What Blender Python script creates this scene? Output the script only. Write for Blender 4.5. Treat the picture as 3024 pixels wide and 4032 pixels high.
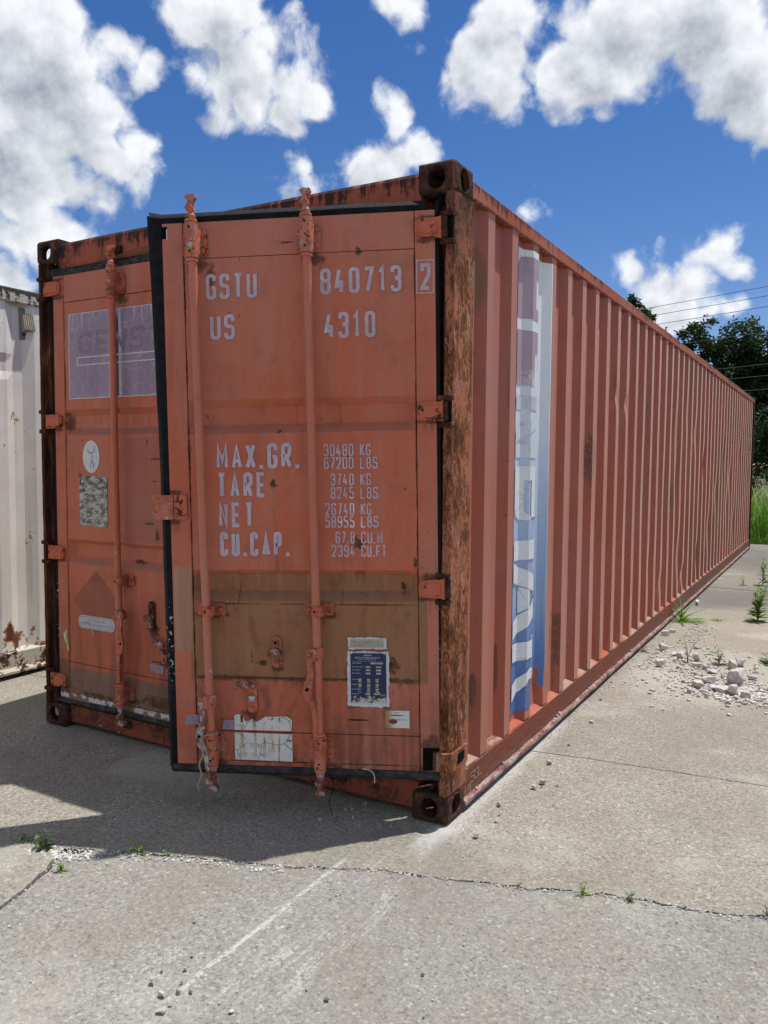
import bpy, bmesh, math, random
from mathutils import Vector, Matrix, noise as mnoise

for o in list(bpy.data.objects):
    bpy.data.objects.remove(o)
sc = bpy.context.scene
COL = sc.collection
rnd = random.Random(11)
R = math.radians

# ------------------------------------------------------------------ camera
cam = bpy.data.cameras.new('camera')
camo = bpy.data.objects.new('camera', cam)
COL.objects.link(camo)
yaw, pitch, roll = -0.522295, -0.063275, 0.007824
f = Vector((math.sin(yaw) * math.cos(pitch), math.cos(yaw) * math.cos(pitch), math.sin(pitch)))
r = f.cross(Vector((0, 0, 1))).normalized()
u = r.cross(f)
r2 = r * math.cos(roll) + u * math.sin(roll)
u2 = -r * math.sin(roll) + u * math.cos(roll)
camo.matrix_world = Matrix(((r2.x, u2.x, -f.x, 1.29589), (r2.y, u2.y, -f.y, -2.76824), (r2.z, u2.z, -f.z, 1.44442), (0, 0, 0, 1)))
cam.sensor_fit = 'VERTICAL'
cam.sensor_height = 36
cam.lens = 3111.78 / 4032 * 36
cam.clip_start = .05
cam.clip_end = 2000
sc.camera = camo
sc.render.resolution_x, sc.render.resolution_y = 768, 1024

# ------------------------------------------------------------------ node helpers
class E:
    """a socket with arithmetic"""
    def __init__(s, g, k): s.g, s.k = g, k
    def __add__(s, o): return s.g.m('ADD', s, o)
    __radd__ = __add__
    def __sub__(s, o): return s.g.m('SUBTRACT', s, o)
    def __rsub__(s, o): return s.g.m('SUBTRACT', o, s)
    def __mul__(s, o): return s.g.m('MULTIPLY', s, o)
    __rmul__ = __mul__
    def __truediv__(s, o): return s.g.m('DIVIDE', s, o)
    def __neg__(s): return s.g.m('MULTIPLY', s, -1.0)
    def abs(s): return s.g.m('ABSOLUTE', s)
    def max(s, o): return s.g.m('MAXIMUM', s, o)
    def min(s, o): return s.g.m('MINIMUM', s, o)
    def pw(s, o): return s.g.m('POWER', s, o)
    def ss(s, a, b): return s.g.ss(s, a, b)
    def inv(s): return s.g.m('SUBTRACT', 1.0, s)

class G:
    def __init__(s, nt): s.nt = nt
    def n(s, t, **kw):
        x = s.nt.nodes.new(t)
        for k, v in kw.items(): setattr(x, k, v)
        return x
    def put(s, sock, v):
        if isinstance(v, E): s.nt.links.new(v.k, sock)
        elif v is not None:
            if sock.type == 'RGBA' and len(v) == 3: v = (*v, 1)
            sock.default_value = v
    def m(s, op, *a):
        x = s.n('ShaderNodeMath', operation=op)
        for i, v in enumerate(a): s.put(x.inputs[i], v)
        return E(s, x.outputs[0])
    def vm(s, op, a, b=None):
        x = s.n('ShaderNodeVectorMath', operation=op)
        s.put(x.inputs[0], a)
        if b is not None: s.put(x.inputs[1], b)
        return E(s, x.outputs[0])
    def sep(s, v):
        x = s.n('ShaderNodeSeparateXYZ'); s.put(x.inputs[0], v)
        return [E(s, k) for k in x.outputs]
    def comb(s, a, b, c):
        x = s.n('ShaderNodeCombineXYZ')
        for i, v in enumerate((a, b, c)): s.put(x.inputs[i], v)
        return E(s, x.outputs[0])
    def sc(s, v, k): return s.vm('MULTIPLY', v, k)
    def coord(s, w='Object'): return E(s, s.n('ShaderNodeTexCoord').outputs[w])
    def normal(s): return E(s, s.n('ShaderNodeNewGeometry').outputs['Normal'])
    def noise(s, v, scale, detail=4, rough=.55, dist=0, col=False):
        x = s.n('ShaderNodeTexNoise'); s.put(x.inputs['Vector'], v)
        x.inputs['Scale'].default_value = scale; x.inputs['Detail'].default_value = detail
        x.inputs['Roughness'].default_value = rough; x.inputs['Distortion'].default_value = dist
        return E(s, x.outputs[1 if col else 0])
    def vor(s, v, scale, feature='F1', out='Distance', rand=1):
        x = s.n('ShaderNodeTexVoronoi', feature=feature); s.put(x.inputs['Vector'], v)
        x.inputs['Scale'].default_value = scale; x.inputs['Randomness'].default_value = rand
        return E(s, x.outputs[out])
    def mix(s, fac, a, b, mode='MIX'):
        x = s.n('ShaderNodeMix', data_type='RGBA', blend_type=mode)
        s.put(x.inputs[0], fac); s.put(x.inputs[6], a); s.put(x.inputs[7], b)
        return E(s, x.outputs[2])
    def ss(s, x, a, b, lo=0., hi=1.):
        n = s.n('ShaderNodeMapRange', interpolation_type='SMOOTHSTEP')
        s.put(n.inputs[0], x); s.put(n.inputs[1], a); s.put(n.inputs[2], b)
        n.inputs[3].default_value = lo; n.inputs[4].default_value = hi
        return E(s, n.outputs[0])
    def band(s, x, a, b, k): return s.ss(x, a - k, a + k) * s.ss(x, b - k, b + k, 1., 0.)
    def ramp(s, x, stops):
        n = s.n('ShaderNodeValToRGB'); s.put(n.inputs[0], x)
        el = n.color_ramp.elements
        while len(el) < len(stops): el.new(.5)
        for e, (p, c) in zip(el, stops): e.position = p; e.color = (*c, 1)
        return E(s, n.outputs[0])
    def bump(s, h, strength=.3, dist=.01):
        n = s.n('ShaderNodeBump'); n.inputs['Strength'].default_value = strength
        n.inputs['Distance'].default_value = dist; s.put(n.inputs['Height'], h)
        return E(s, n.outputs[0])

# ------------------------------------------------------------------ sky and sun
SUN = Vector((.198, .248, 1)).normalized()          # towards the sun
elev = math.asin(SUN.z)
azim = math.atan2(SUN.x, SUN.y)
world = bpy.data.worlds.new('World')
sc.world = world
world.use_nodes = True
wn = world.node_tree
wn.nodes.clear()
g = G(wn)
SKY = .088
sky = g.n('ShaderNodeTexSky', sky_type='NISHITA', sun_disc=False)
sky.sun_elevation = elev
sky.sun_rotation = azim
sky.air_density = 1.0; sky.dust_density = .3; sky.ozone_density = 3.0; sky.altitude = 200

# cumulus: a density field over the directions of the sky (azimuth, elevation)
cg = bpy.data.node_groups.new('cloud_density', 'ShaderNodeTree')
cg.interface.new_socket('dir', in_out='INPUT', socket_type='NodeSocketVector')
cg.interface.new_socket('density', in_out='OUTPUT', socket_type='NodeSocketFloat')
cg.interface.new_socket('soft', in_out='OUTPUT', socket_type='NodeSocketFloat')
c = G(cg)
gi = c.n('NodeGroupInput'); go = c.n('NodeGroupOutput')
D = E(c, gi.outputs[0])
warp = c.noise(D, 7, 3, .6, 0, True)
warp = c.sc(c.vm('SUBTRACT', warp, (.5, .5, .5)), (.055, .055, .055))
Dw = c.vm('ADD', D, warp)
dx, dy, dz = c.sep(Dw)
az = c.m('ARCTAN2', dx, dy)
el = c.m('ARCSINE', dz.min(.999))
ae = c.comb(az, el, 0.)
clouds = [  # azimuth, elevation, half width, half height
    (-.513, .370, .026, .024), (-.560, .352, .024, .016), (-.600, .345, .022, .014),
    (-0.941, 0.445, 0.042, 0.038), (-0.913, 0.409, 0.066, 0.061), (-0.879, 0.373, 0.050, 0.046), (-0.952, 0.340, 0.060, 0.056), (-0.855, 0.338, 0.038, 0.036), (-0.825, 0.344, 0.024, 0.023), (-0.872, 0.308, 0.022, 0.021), (-0.945, 0.286, 0.034, 0.033),
    (-0.899, 0.446, 0.035, 0.031), (-0.878, 0.426, 0.032, 0.029), (-0.773, 0.483, 0.033, 0.029), (-0.720, 0.489, 0.049, 0.043), (-0.696, 0.451, 0.043, 0.039), (-0.732, 0.424, 0.033, 0.031), (-0.684, 0.417, 0.025, 0.022), (-0.814, 0.437, 0.024, 0.022),
    (-0.639, 0.462, 0.019, 0.017), (-0.629, 0.428, 0.034, 0.031), (-0.651, 0.402, 0.020, 0.019), (-0.611, 0.431, 0.017, 0.015), (-0.511, 0.403, 0.028, 0.026), (-0.486, 0.380, 0.025, 0.023), (-0.542, 0.364, 0.028, 0.026), (-0.580, 0.359, 0.016, 0.015),
    (-0.632, 0.348, 0.022, 0.020), (-0.529, 0.350, 0.017, 0.016), (-0.389, 0.493, 0.037, 0.032), (-0.410, 0.463, 0.034, 0.030), (-0.382, 0.438, 0.039, 0.035), (-0.350, 0.481, 0.023, 0.020), (-0.431, 0.432, 0.020, 0.018), (-0.284, 0.474, 0.029, 0.025),
    (-0.301, 0.435, 0.039, 0.036), (-0.257, 0.450, 0.045, 0.040), (-0.209, 0.450, 0.024, 0.021), (-0.330, 0.423, 0.020, 0.018), (-0.236, 0.489, 0.053, 0.047), (-0.160, 0.472, 0.061, 0.054), (-0.116, 0.428, 0.054, 0.049), (-0.094, 0.382, 0.043, 0.039),
    (-0.147, 0.406, 0.020, 0.019), (-0.101, 0.362, 0.017, 0.016), (-0.938, 0.242, 0.029, 0.028), (-0.887, 0.247, 0.022, 0.021), (-0.957, 0.205, 0.026, 0.025), (-0.909, 0.221, 0.018, 0.017), (-0.197, 0.242, 0.016, 0.016), (-0.160, 0.239, 0.022, 0.021),
    (-0.128, 0.250, 0.016, 0.016), (-0.120, 0.233, 0.015, 0.014), (-0.154, 0.222, 0.016, 0.016), (-0.185, 0.210, 0.018, 0.017), (-0.204, 0.195, 0.018, 0.018), (-0.164, 0.189, 0.025, 0.025), (-0.134, 0.176, 0.016, 0.016), (-0.178, 0.173, 0.024, 0.024),
    (-0.351, 0.290, 0.011, 0.010), (-0.228, 0.220, 0.011, 0.010), (-0.512, 0.512, 0.028, 0.024), (-0.083, 0.086, 0.017, 0.017), (-0.265, 0.400, 0.011, 0.010)]
def field(at):
    fl = None
    for a0, e0, ra, re in clouds:
        x = c.n('ShaderNodeVectorMath', operation='MULTIPLY_ADD'); c.put(x.inputs[0], at)
        x.inputs[1].default_value = (1 / ra, 1 / re, 0); x.inputs[2].default_value = (-a0 / ra, -e0 / re, 0)
        y = c.n('ShaderNodeVectorMath', operation='LENGTH'); cg.links.new(x.outputs[0], y.inputs[0]); b = E(c, y.outputs['Value'])
        b = c.m('MULTIPLY_ADD', b, -ra / .045, ra / .045)
        fl = b if fl is None else c.m('SMOOTH_MAX', fl, b, .30)
    return fl
fld = field(ae)
above = field(c.vm('ADD', ae, (.014, .030, 0)))       # how much cloud stands between here and the sun
fld = fld.max(-3.)
# broken cumulus added over the unseen sky, its cover set for ambient fill
view = c.band(az, -1.02, -.02, .06) * c.band(el, -.2, .55, .04)
gen = (c.noise(D, 3.2, 2, .5) - .478) * 9.0 - view * 8.0
fld = fld.max(gen.min(2.5)); above = above.max(gen.min(2.5))
fine = c.noise(Dw, 18, 8, .60) - .5
puff = .42 - c.vor(c.vm('ADD', Dw, c.sc(warp, (.5, .5, .5))), 26)
dens = fld + fine * 2.0 + puff * .8 + .30
c.put(go.inputs[0], dens)
c.put(go.inputs[1], above + fine * .9)

vec = E(g, g.n('ShaderNodeTexCoord').outputs['Generated'])
def dens_at(v):
    x = g.n('ShaderNodeGroup'); x.node_tree = cg; g.put(x.inputs[0], v)
    return E(g, x.outputs[0]), E(g, x.outputs[1])
d0, s0 = dens_at(vec)
alpha = d0.ss(-.04, .58)
core = s0.ss(-.35, 1.45)
body = d0.ss(.4, 2.2)
# relief of the billows: how the fine structure leans towards the sun
r0 = g.noise(vec, 30, 5, .55); r1 = g.noise(g.vm('ADD', vec, (.005, .003, .010)), 30, 5, .55)
lean = ((r0 - r1) * 2.2).max(-.5).min(.5)
bright = .99 - core * .68 - body * .08 + lean * (.36 + .10 * core)
cloudcol = g.mix(bright.max(0.).min(1.), (.18, .22, .29), (.83, .855, .89))
sz = g.sep(vec)[2]
skycol = g.n('ShaderNodeHueSaturation'); skycol.inputs['Saturation'].default_value = 1.30; skycol.inputs['Value'].default_value = 1.0
g.put(skycol.inputs['Color'], E(g, sky.outputs[0]))
skyrad = g.vm('MULTIPLY', E(g, skycol.outputs[0]), (SKY * 1.08, SKY * .93, SKY * 1.06))
up = sz.ss(-.02, .03)
tot = g.mix(alpha * up, skyrad, cloudcol)
bg = g.n('ShaderNodeBackground'); g.put(bg.inputs[0], tot); bg.inputs[1].default_value = 1.0
world.cycles.sampling_method = 'MANUAL'; world.cycles.sample_map_resolution = 256
wo = g.n('ShaderNodeOutputWorld'); wn.links.new(bg.outputs[0], wo.inputs[0])

sun = bpy.data.lights.new('sun', 'SUN'); sun.energy = 4.2; sun.angle = R(.55); sun.color = (1, .955, .89)
suno = bpy.data.objects.new('sun', sun); COL.objects.link(suno)
suno.rotation_euler = SUN.to_track_quat('Z', 'Y').to_euler()
suno.location = (4, 5, 20)
sc.view_settings.view_transform = 'Standard'
sc.view_settings.look = 'None'
sc.view_settings.gamma = 1
sc.view_settings.use_curve_mapping = False
sc.view_settings.exposure = 0.2
sc.cycles.max_bounces = 5; sc.cycles.diffuse_bounces = 3; sc.cycles.glossy_bounces = 2; sc.cycles.transmission_bounces = 2
sc.cycles.use_adaptive_sampling = True; sc.cycles.adaptive_threshold = .025; sc.cycles.use_denoising = True

# ------------------------------------------------------------------ object helpers
def tag(o, label=None, cat=None, group=None, kind=None):
    if label: o['label'] = label
    if cat: o['category'] = cat
    if group: o['group'] = group
    if kind: o['kind'] = kind
    return o

def empty(name, loc=(0, 0, 0)):
    o = bpy.data.objects.new(name, None); COL.objects.link(o); o.location = loc; o.empty_display_size = .2
    return o

def link(name, me, m=None, parent=None, smooth=False):
    if m is not None and not me.materials: me.materials.append(m)
    o = bpy.data.objects.new(name, me); COL.objects.link(o)
    if parent: o.parent = parent
    if smooth:
        me.polygons.foreach_set('use_smooth', [True] * len(me.polygons))
    return o

class MB:
    """collects shapes into one mesh"""
    def __init__(s): s.v, s.f = [], []
    def add(s, vs, fs):
        k = len(s.v); s.v += [tuple(p) for p in vs]; s.f += [tuple(i + k for i in q) for q in fs]; return s
    def box(s, x0, x1, y0, y1, z0, z1, bev=0.0):
        if x0 > x1: x0, x1 = x1, x0
        if y0 > y1: y0, y1 = y1, y0
        if z0 > z1: z0, z1 = z1, z0
        if not bev:
            vs = [(x, y, z) for x in (x0, x1) for y in (y0, y1) for z in (z0, z1)]
            return s.add(vs, [(0, 1, 3, 2), (4, 6, 7, 5), (0, 4, 5, 1), (2, 3, 7, 6), (0, 2, 6, 4), (1, 5, 7, 3)])
        bm = bmesh.new(); bmesh.ops.create_cube(bm, size=1)
        for v in bm.verts: v.co = Vector(((x0 + x1) / 2 + v.co.x * (x1 - x0), (y0 + y1) / 2 + v.co.y * (y1 - y0), (z0 + z1) / 2 + v.co.z * (z1 - z0)))
        bmesh.ops.bevel(bm, geom=list(bm.edges), offset=bev, segments=2, affect='EDGES', profile=.5)
        return s.bm(bm)
    def bm(s, bm):
        bm.verts.ensure_lookup_table(); bm.verts.index_update()
        s.add([v.co.copy() for v in bm.verts], [[v.index for v in q.verts] for q in bm.faces]); bm.free(); return s
    def tube(s, pts, rad, n=12, cap=True):
        pts = [Vector(p) for p in pts]; rads = rad if isinstance(rad, (list, tuple)) else [rad] * len(pts)
        vs, fs = [], []
        up = None
        for i, p in enumerate(pts):
            t = (pts[min(i + 1, len(pts) - 1)] - pts[max(i - 1, 0)]).normalized()
            if up is None: up = t.orthogonal().normalized()
            up = (up - t * up.dot(t)).normalized(); w = t.cross(up)
            for k in range(n):
                a = 2 * math.pi * k / n
                vs.append(p + (up * math.cos(a) + w * math.sin(a)) * rads[i])
        for i in range(len(pts) - 1):
            for k in range(n): fs.append((i * n + k, i * n + (k + 1) % n, (i + 1) * n + (k + 1) % n, (i + 1) * n + k))
        if cap: fs.append(tuple(range(n - 1, -1, -1))); fs.append(tuple(range((len(pts) - 1) * n, len(pts) * n)))
        return s.add(vs, fs)
    def prism(s, poly, a, b, axis='y'):
        """polygon in the two other axes, extruded from a to b along axis"""
        def P(p, t): return {'y': (p[0], t, p[1]), 'z': (p[0], p[1], t), 'x': (t, p[0], p[1])}[axis]
        n = len(poly); vs = [P(p, a) for p in poly] + [P(p, b) for p in poly]
        fs = [tuple(range(n)), tuple(range(2 * n - 1, n - 1, -1))] + [(i, i + n, (i + 1) % n + n, (i + 1) % n) for i in range(n)]
        return s.add(vs, fs)
    def mesh(s, name):
        me = bpy.data.meshes.new(name); me.from_pydata(s.v, [], s.f)
        bm = bmesh.new(); bm.from_mesh(me); bmesh.ops.recalc_face_normals(bm, faces=bm.faces); bm.to_mesh(me); bm.free()
        return me
    def obj(s, name, m, parent=None, smooth=False): return link(name, s.mesh(name), m, parent, smooth)

def autosmooth(o, ang=35):
    me = o.data
    me.polygons.foreach_set('use_smooth', [True] * len(me.polygons))
    bm = bmesh.new(); bm.from_mesh(me)
    for e in bm.edges:
        e.smooth = not (len(e.link_faces) == 2 and e.calc_face_angle(0) > R(ang))
    bm.to_mesh(me); bm.free()
    return o

# ------------------------------------------------------------------ materials
def mat(name, fn):
    m = bpy.data.materials.new(name); m.use_nodes = True
    b = m.node_tree.nodes['Principled BSDF']
    gg = G(m.node_tree)
    res = fn(gg)
    gg.put(b.inputs['Base Color'], res.get('col'))
    gg.put(b.inputs['Roughness'], res.get('rough', .7))
    if 'sheen' in res:
        b.inputs['Sheen Weight'].default_value = res['sheen']; b.inputs['Sheen Roughness'].default_value = .38; b.inputs['Sheen Tint'].default_value = (1, .80, .70, 1)
    if 'metal' in res: gg.put(b.inputs['Metallic'], res['metal'])
    b.inputs['Specular IOR Level'].default_value = res.get('spec', .35)
    if 'h' in res: gg.put(b.inputs['Normal'], gg.bump(res['h'], res.get('bs', .4), res.get('bd', .01)))
    if 'trans' in res:
        t = gg.n('ShaderNodeBsdfTranslucent'); gg.put(t.inputs[0], res['trans'])
        mx = gg.n('ShaderNodeMixShader'); mx.inputs[0].default_value = .35
        out = m.node_tree.nodes['Material Output']
        m.node_tree.links.new(b.outputs[0], mx.inputs[1]); m.node_tree.links.new(t.outputs[0], mx.inputs[2]); m.node_tree.links.new(mx.outputs[0], out.inputs[0])
    return m

ORANGE = (.57, .142, .070)
CHALK = (.53, .205, .145)
DEEP = (.52, .112, .048)
RUST = (.10, .036, .015)
DARKRUST = (.028, .014, .010)

def paint(g, P, off=(0, 0, 0), speck=1.0, streak=1.0, chalk=.5):
    """weathered container paint: colour, roughness, height"""
    P = g.vm('ADD', P, off)
    big = g.noise(P, .9, 4, .6)
    vs = g.sc(P, (9, 9, .55))
    st = g.noise(vs, 1.6, 4, .6)
    col = g.mix((big * .75 + st * .45).ss(.62 - chalk * .35, .95 - chalk * .25), ORANGE, CHALK)
    deep = g.noise(g.vm('ADD', P, (3, 7, 1)), 1.7, 4, .6).ss(.55, .75)
    col = g.mix(deep * .6, col, DEEP)
    mott = g.noise(g.vm('ADD', P, (8, 1, 4)), 5.5, 5, .65)
    col = g.mix(mott.ss(.48, .72) * .30, col, (.26, .10, .06))
    col = g.mix(g.noise(g.vm('ADD', P, (2, 6, 9)), 3.1, 5, .65).ss(.56, .76) * .35, col, (.62, .30, .20))
    # brown drips
    drip = g.noise(g.sc(P, (26, 26, 1.1)), 1.0, 3, .55).ss(.60, .78) * g.noise(P, 2.3, 3).ss(.42, .62)
    col = g.mix(drip * .55 * streak, col, (.17, .07, .035))
    fine = g.noise(P, 90, 3, .6)
    col = g.mix(fine.ss(.2, .8), g.mix(.12, col, (.1, .04, .03)), col)
    # rust pinholes and chips
    sp = g.noise(P, 34, 3, .65, .4).ss(.70, .735) * g.noise(P, 4.2, 3).ss(.46, .60)
    sp = (sp * speck).min(1.)
    col = g.mix(sp, col, RUST)
    halo = g.noise(P, 34, 3, .65, .4).ss(.62, .72) * g.noise(P, 4.2, 3).ss(.46, .60)
    col = g.mix(halo * .35 * speck, col, (.22, .085, .04))
    rough = .62 + fine * .22
    h = fine * .15 - sp * .5 + big * 2.0
    return col, rough, h

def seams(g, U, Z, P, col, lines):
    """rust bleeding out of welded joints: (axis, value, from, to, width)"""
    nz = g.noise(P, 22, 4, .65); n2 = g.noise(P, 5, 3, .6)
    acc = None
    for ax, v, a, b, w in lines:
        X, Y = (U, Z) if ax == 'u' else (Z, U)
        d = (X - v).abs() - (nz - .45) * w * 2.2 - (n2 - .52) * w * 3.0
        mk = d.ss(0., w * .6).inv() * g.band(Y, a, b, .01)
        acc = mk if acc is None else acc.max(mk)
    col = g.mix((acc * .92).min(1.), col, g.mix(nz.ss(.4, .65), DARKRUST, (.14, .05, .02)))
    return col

def m_paint(name, off=(0, 0, 0), **kw):
    def fn(g):
        P = g.coord(); col, ro, h = paint(g, P, off, **kw)
        return dict(col=col, rough=ro, h=h, bs=.25, bd=.006)
    return mat(name, fn)

def blob(g, U, Z, u0, z0, ru, rz, nz, k=.35):
    a = (U - u0) * (1 / ru); b = (Z - z0) * (1 / rz)
    d = (a * a + b * b).pw(.5) + (nz - .5) * k * 3
    return d.ss(.80, 1.08).inv()

def grime_shade(g, U, Z, P, col, spots, amt=.75):
    """greasy dirt and rust washed out round fittings, with occlusion shade painted in: (u, z, half width, half height, run below)"""
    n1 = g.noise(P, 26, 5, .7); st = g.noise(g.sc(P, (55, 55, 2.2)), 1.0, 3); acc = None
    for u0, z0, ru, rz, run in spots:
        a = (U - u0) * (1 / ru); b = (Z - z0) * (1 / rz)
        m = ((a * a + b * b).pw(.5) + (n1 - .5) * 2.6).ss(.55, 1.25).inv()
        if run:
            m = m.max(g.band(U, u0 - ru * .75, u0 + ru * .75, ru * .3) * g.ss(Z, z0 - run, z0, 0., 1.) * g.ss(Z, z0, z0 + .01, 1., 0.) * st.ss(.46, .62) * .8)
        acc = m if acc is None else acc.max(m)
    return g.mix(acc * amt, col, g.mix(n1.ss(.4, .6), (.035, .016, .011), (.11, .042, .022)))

BROWN = (.32, .140, .062)
TAN = (.36, .18, .105)

def fn_right_door(g):
    P = g.coord(); x, y, z = g.sep(P); U = -x
    col, ro, h = paint(g, P, (2.0, .3, .4), chalk=.62)
    nz = g.noise(P, 9, 5, .65); n3 = g.noise(P, 40, 3, .6); n4 = g.noise(P, 55, 5, .75); nst = g.noise(g.sc(P, (30, 30, 1.2)), 1, 3)
    # brown repair paint across the lower half
    edge = (nz - .5) * .02
    br = g.band(U + edge, .025, .995, .004) * g.band(z + edge + (nst - .5) * .02, .568, 1.003, .006)
    brc = g.mix(nz.ss(.3, .7), BROWN, (.31, .150, .074))
    wear = g.noise(g.sc(P, (1, 1, .6)), 13, 6, .72)
    brc = g.mix(wear.ss(.50, .66) * .55, brc, (.17, .062, .03))
    brc = g.mix(nst.ss(.52, .70) * .30, brc, (.36, .19, .11))
    col = g.mix(br * (1.0 - wear.ss(.64, .70) * .5) * .97, col, brc)
    # scuffed lighter tan on the free stile
    tn = g.band(U + edge, .985, 1.057, .004) * g.band(z + edge * 2, .69, 1.04, .006)
    col = g.mix(tn * .9, col, g.mix(nst.ss(.3, .7), TAN, (.42, .26, .18)))
    # darker stained bottom
    lo = g.ss(z, .28, .66, 1., 0.) * (nst * .6 + nz * .5).ss(.38, .66) * g.ss(U, .95, 1.0, 1., .35)
    col = g.mix(lo * .72, col, (.15, .058, .028))
    col = g.mix(g.noise(g.sc(P, (3, 3, 1.2)), 6, 5, .7).ss(.52, .68) * g.ss(z, .56, .60, 1., .35) * .45, col, (.11, .048, .028))
    # grey dust settled on the ledge of each recess
    du = (g.band(z, 1.568, 1.606, .006) + g.band(z, .897, .932, .006)) * g.band(U, .07, .96, .02)
    col = g.mix(du * .30 * nz.ss(.2, .6), col, (.17, .125, .095))
    # drips below the upper recess and lettering
    dr = nst.ss(.55, .75) * g.band(z, .95, 1.02, .02)
    col = g.mix(dr * .5, col, (.40, .26, .16))
    # rust burst and its run beside the capacity figures, chips
    for (u0, z0, ru, rz) in ((.293, 1.128, .026, .022), (.635, 1.368, .012, .02), (.275, 2.262, .012, .014), (.70, .64, .018, .012), (.74, .665, .006, .028), (.56, 2.31, .03, .004), (.605, 1.577, .010, .008), (.26, .62, .022, .010), (.16, .64, .02, .03), (.12, .95, .01, .025), (.07, 1.05, .006, .02)):
        bl = blob(g, U, z, u0, z0, ru, rz, n4, 1.5)
        col = g.mix(bl * .9, col, g.mix(n3.ss(.4, .6), DARKRUST, (.12, .045, .02)))
    run = g.band(U + (n3 - .5) * .02, .272, .312, .008) * g.band(z, .98, 1.12, .03) * nst.ss(.4, .6)
    col = g.mix(run * .7, col, (.13, .05, .025))
    col = grime_shade(g, U, z, P, col, [(.01, 2.372, .05, .014, 0), (.012, 2.292, .05, .014, .05), (.012, 1.600, .05, .010, .06), (.0, .992, .05, .022, 0), (.012, .908, .05, .010, .09), (.925, 2.235, .05, .03, .05), (.455, 2.238, .05, .022, .06),
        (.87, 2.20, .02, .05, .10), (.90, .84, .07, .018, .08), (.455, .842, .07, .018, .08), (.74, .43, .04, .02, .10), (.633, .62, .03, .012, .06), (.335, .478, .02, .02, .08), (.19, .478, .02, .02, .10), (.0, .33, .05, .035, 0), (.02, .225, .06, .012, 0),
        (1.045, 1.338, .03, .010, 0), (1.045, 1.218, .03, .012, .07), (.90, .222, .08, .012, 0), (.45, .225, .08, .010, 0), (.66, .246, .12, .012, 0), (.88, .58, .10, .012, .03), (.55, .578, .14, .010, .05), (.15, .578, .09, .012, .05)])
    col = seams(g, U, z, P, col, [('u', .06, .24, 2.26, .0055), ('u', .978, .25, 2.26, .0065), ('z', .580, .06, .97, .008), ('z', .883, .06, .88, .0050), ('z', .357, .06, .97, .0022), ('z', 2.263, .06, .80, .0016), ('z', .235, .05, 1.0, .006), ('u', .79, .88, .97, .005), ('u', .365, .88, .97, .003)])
    return dict(col=col, rough=ro, h=h, bs=.25, bd=.006)

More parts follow.
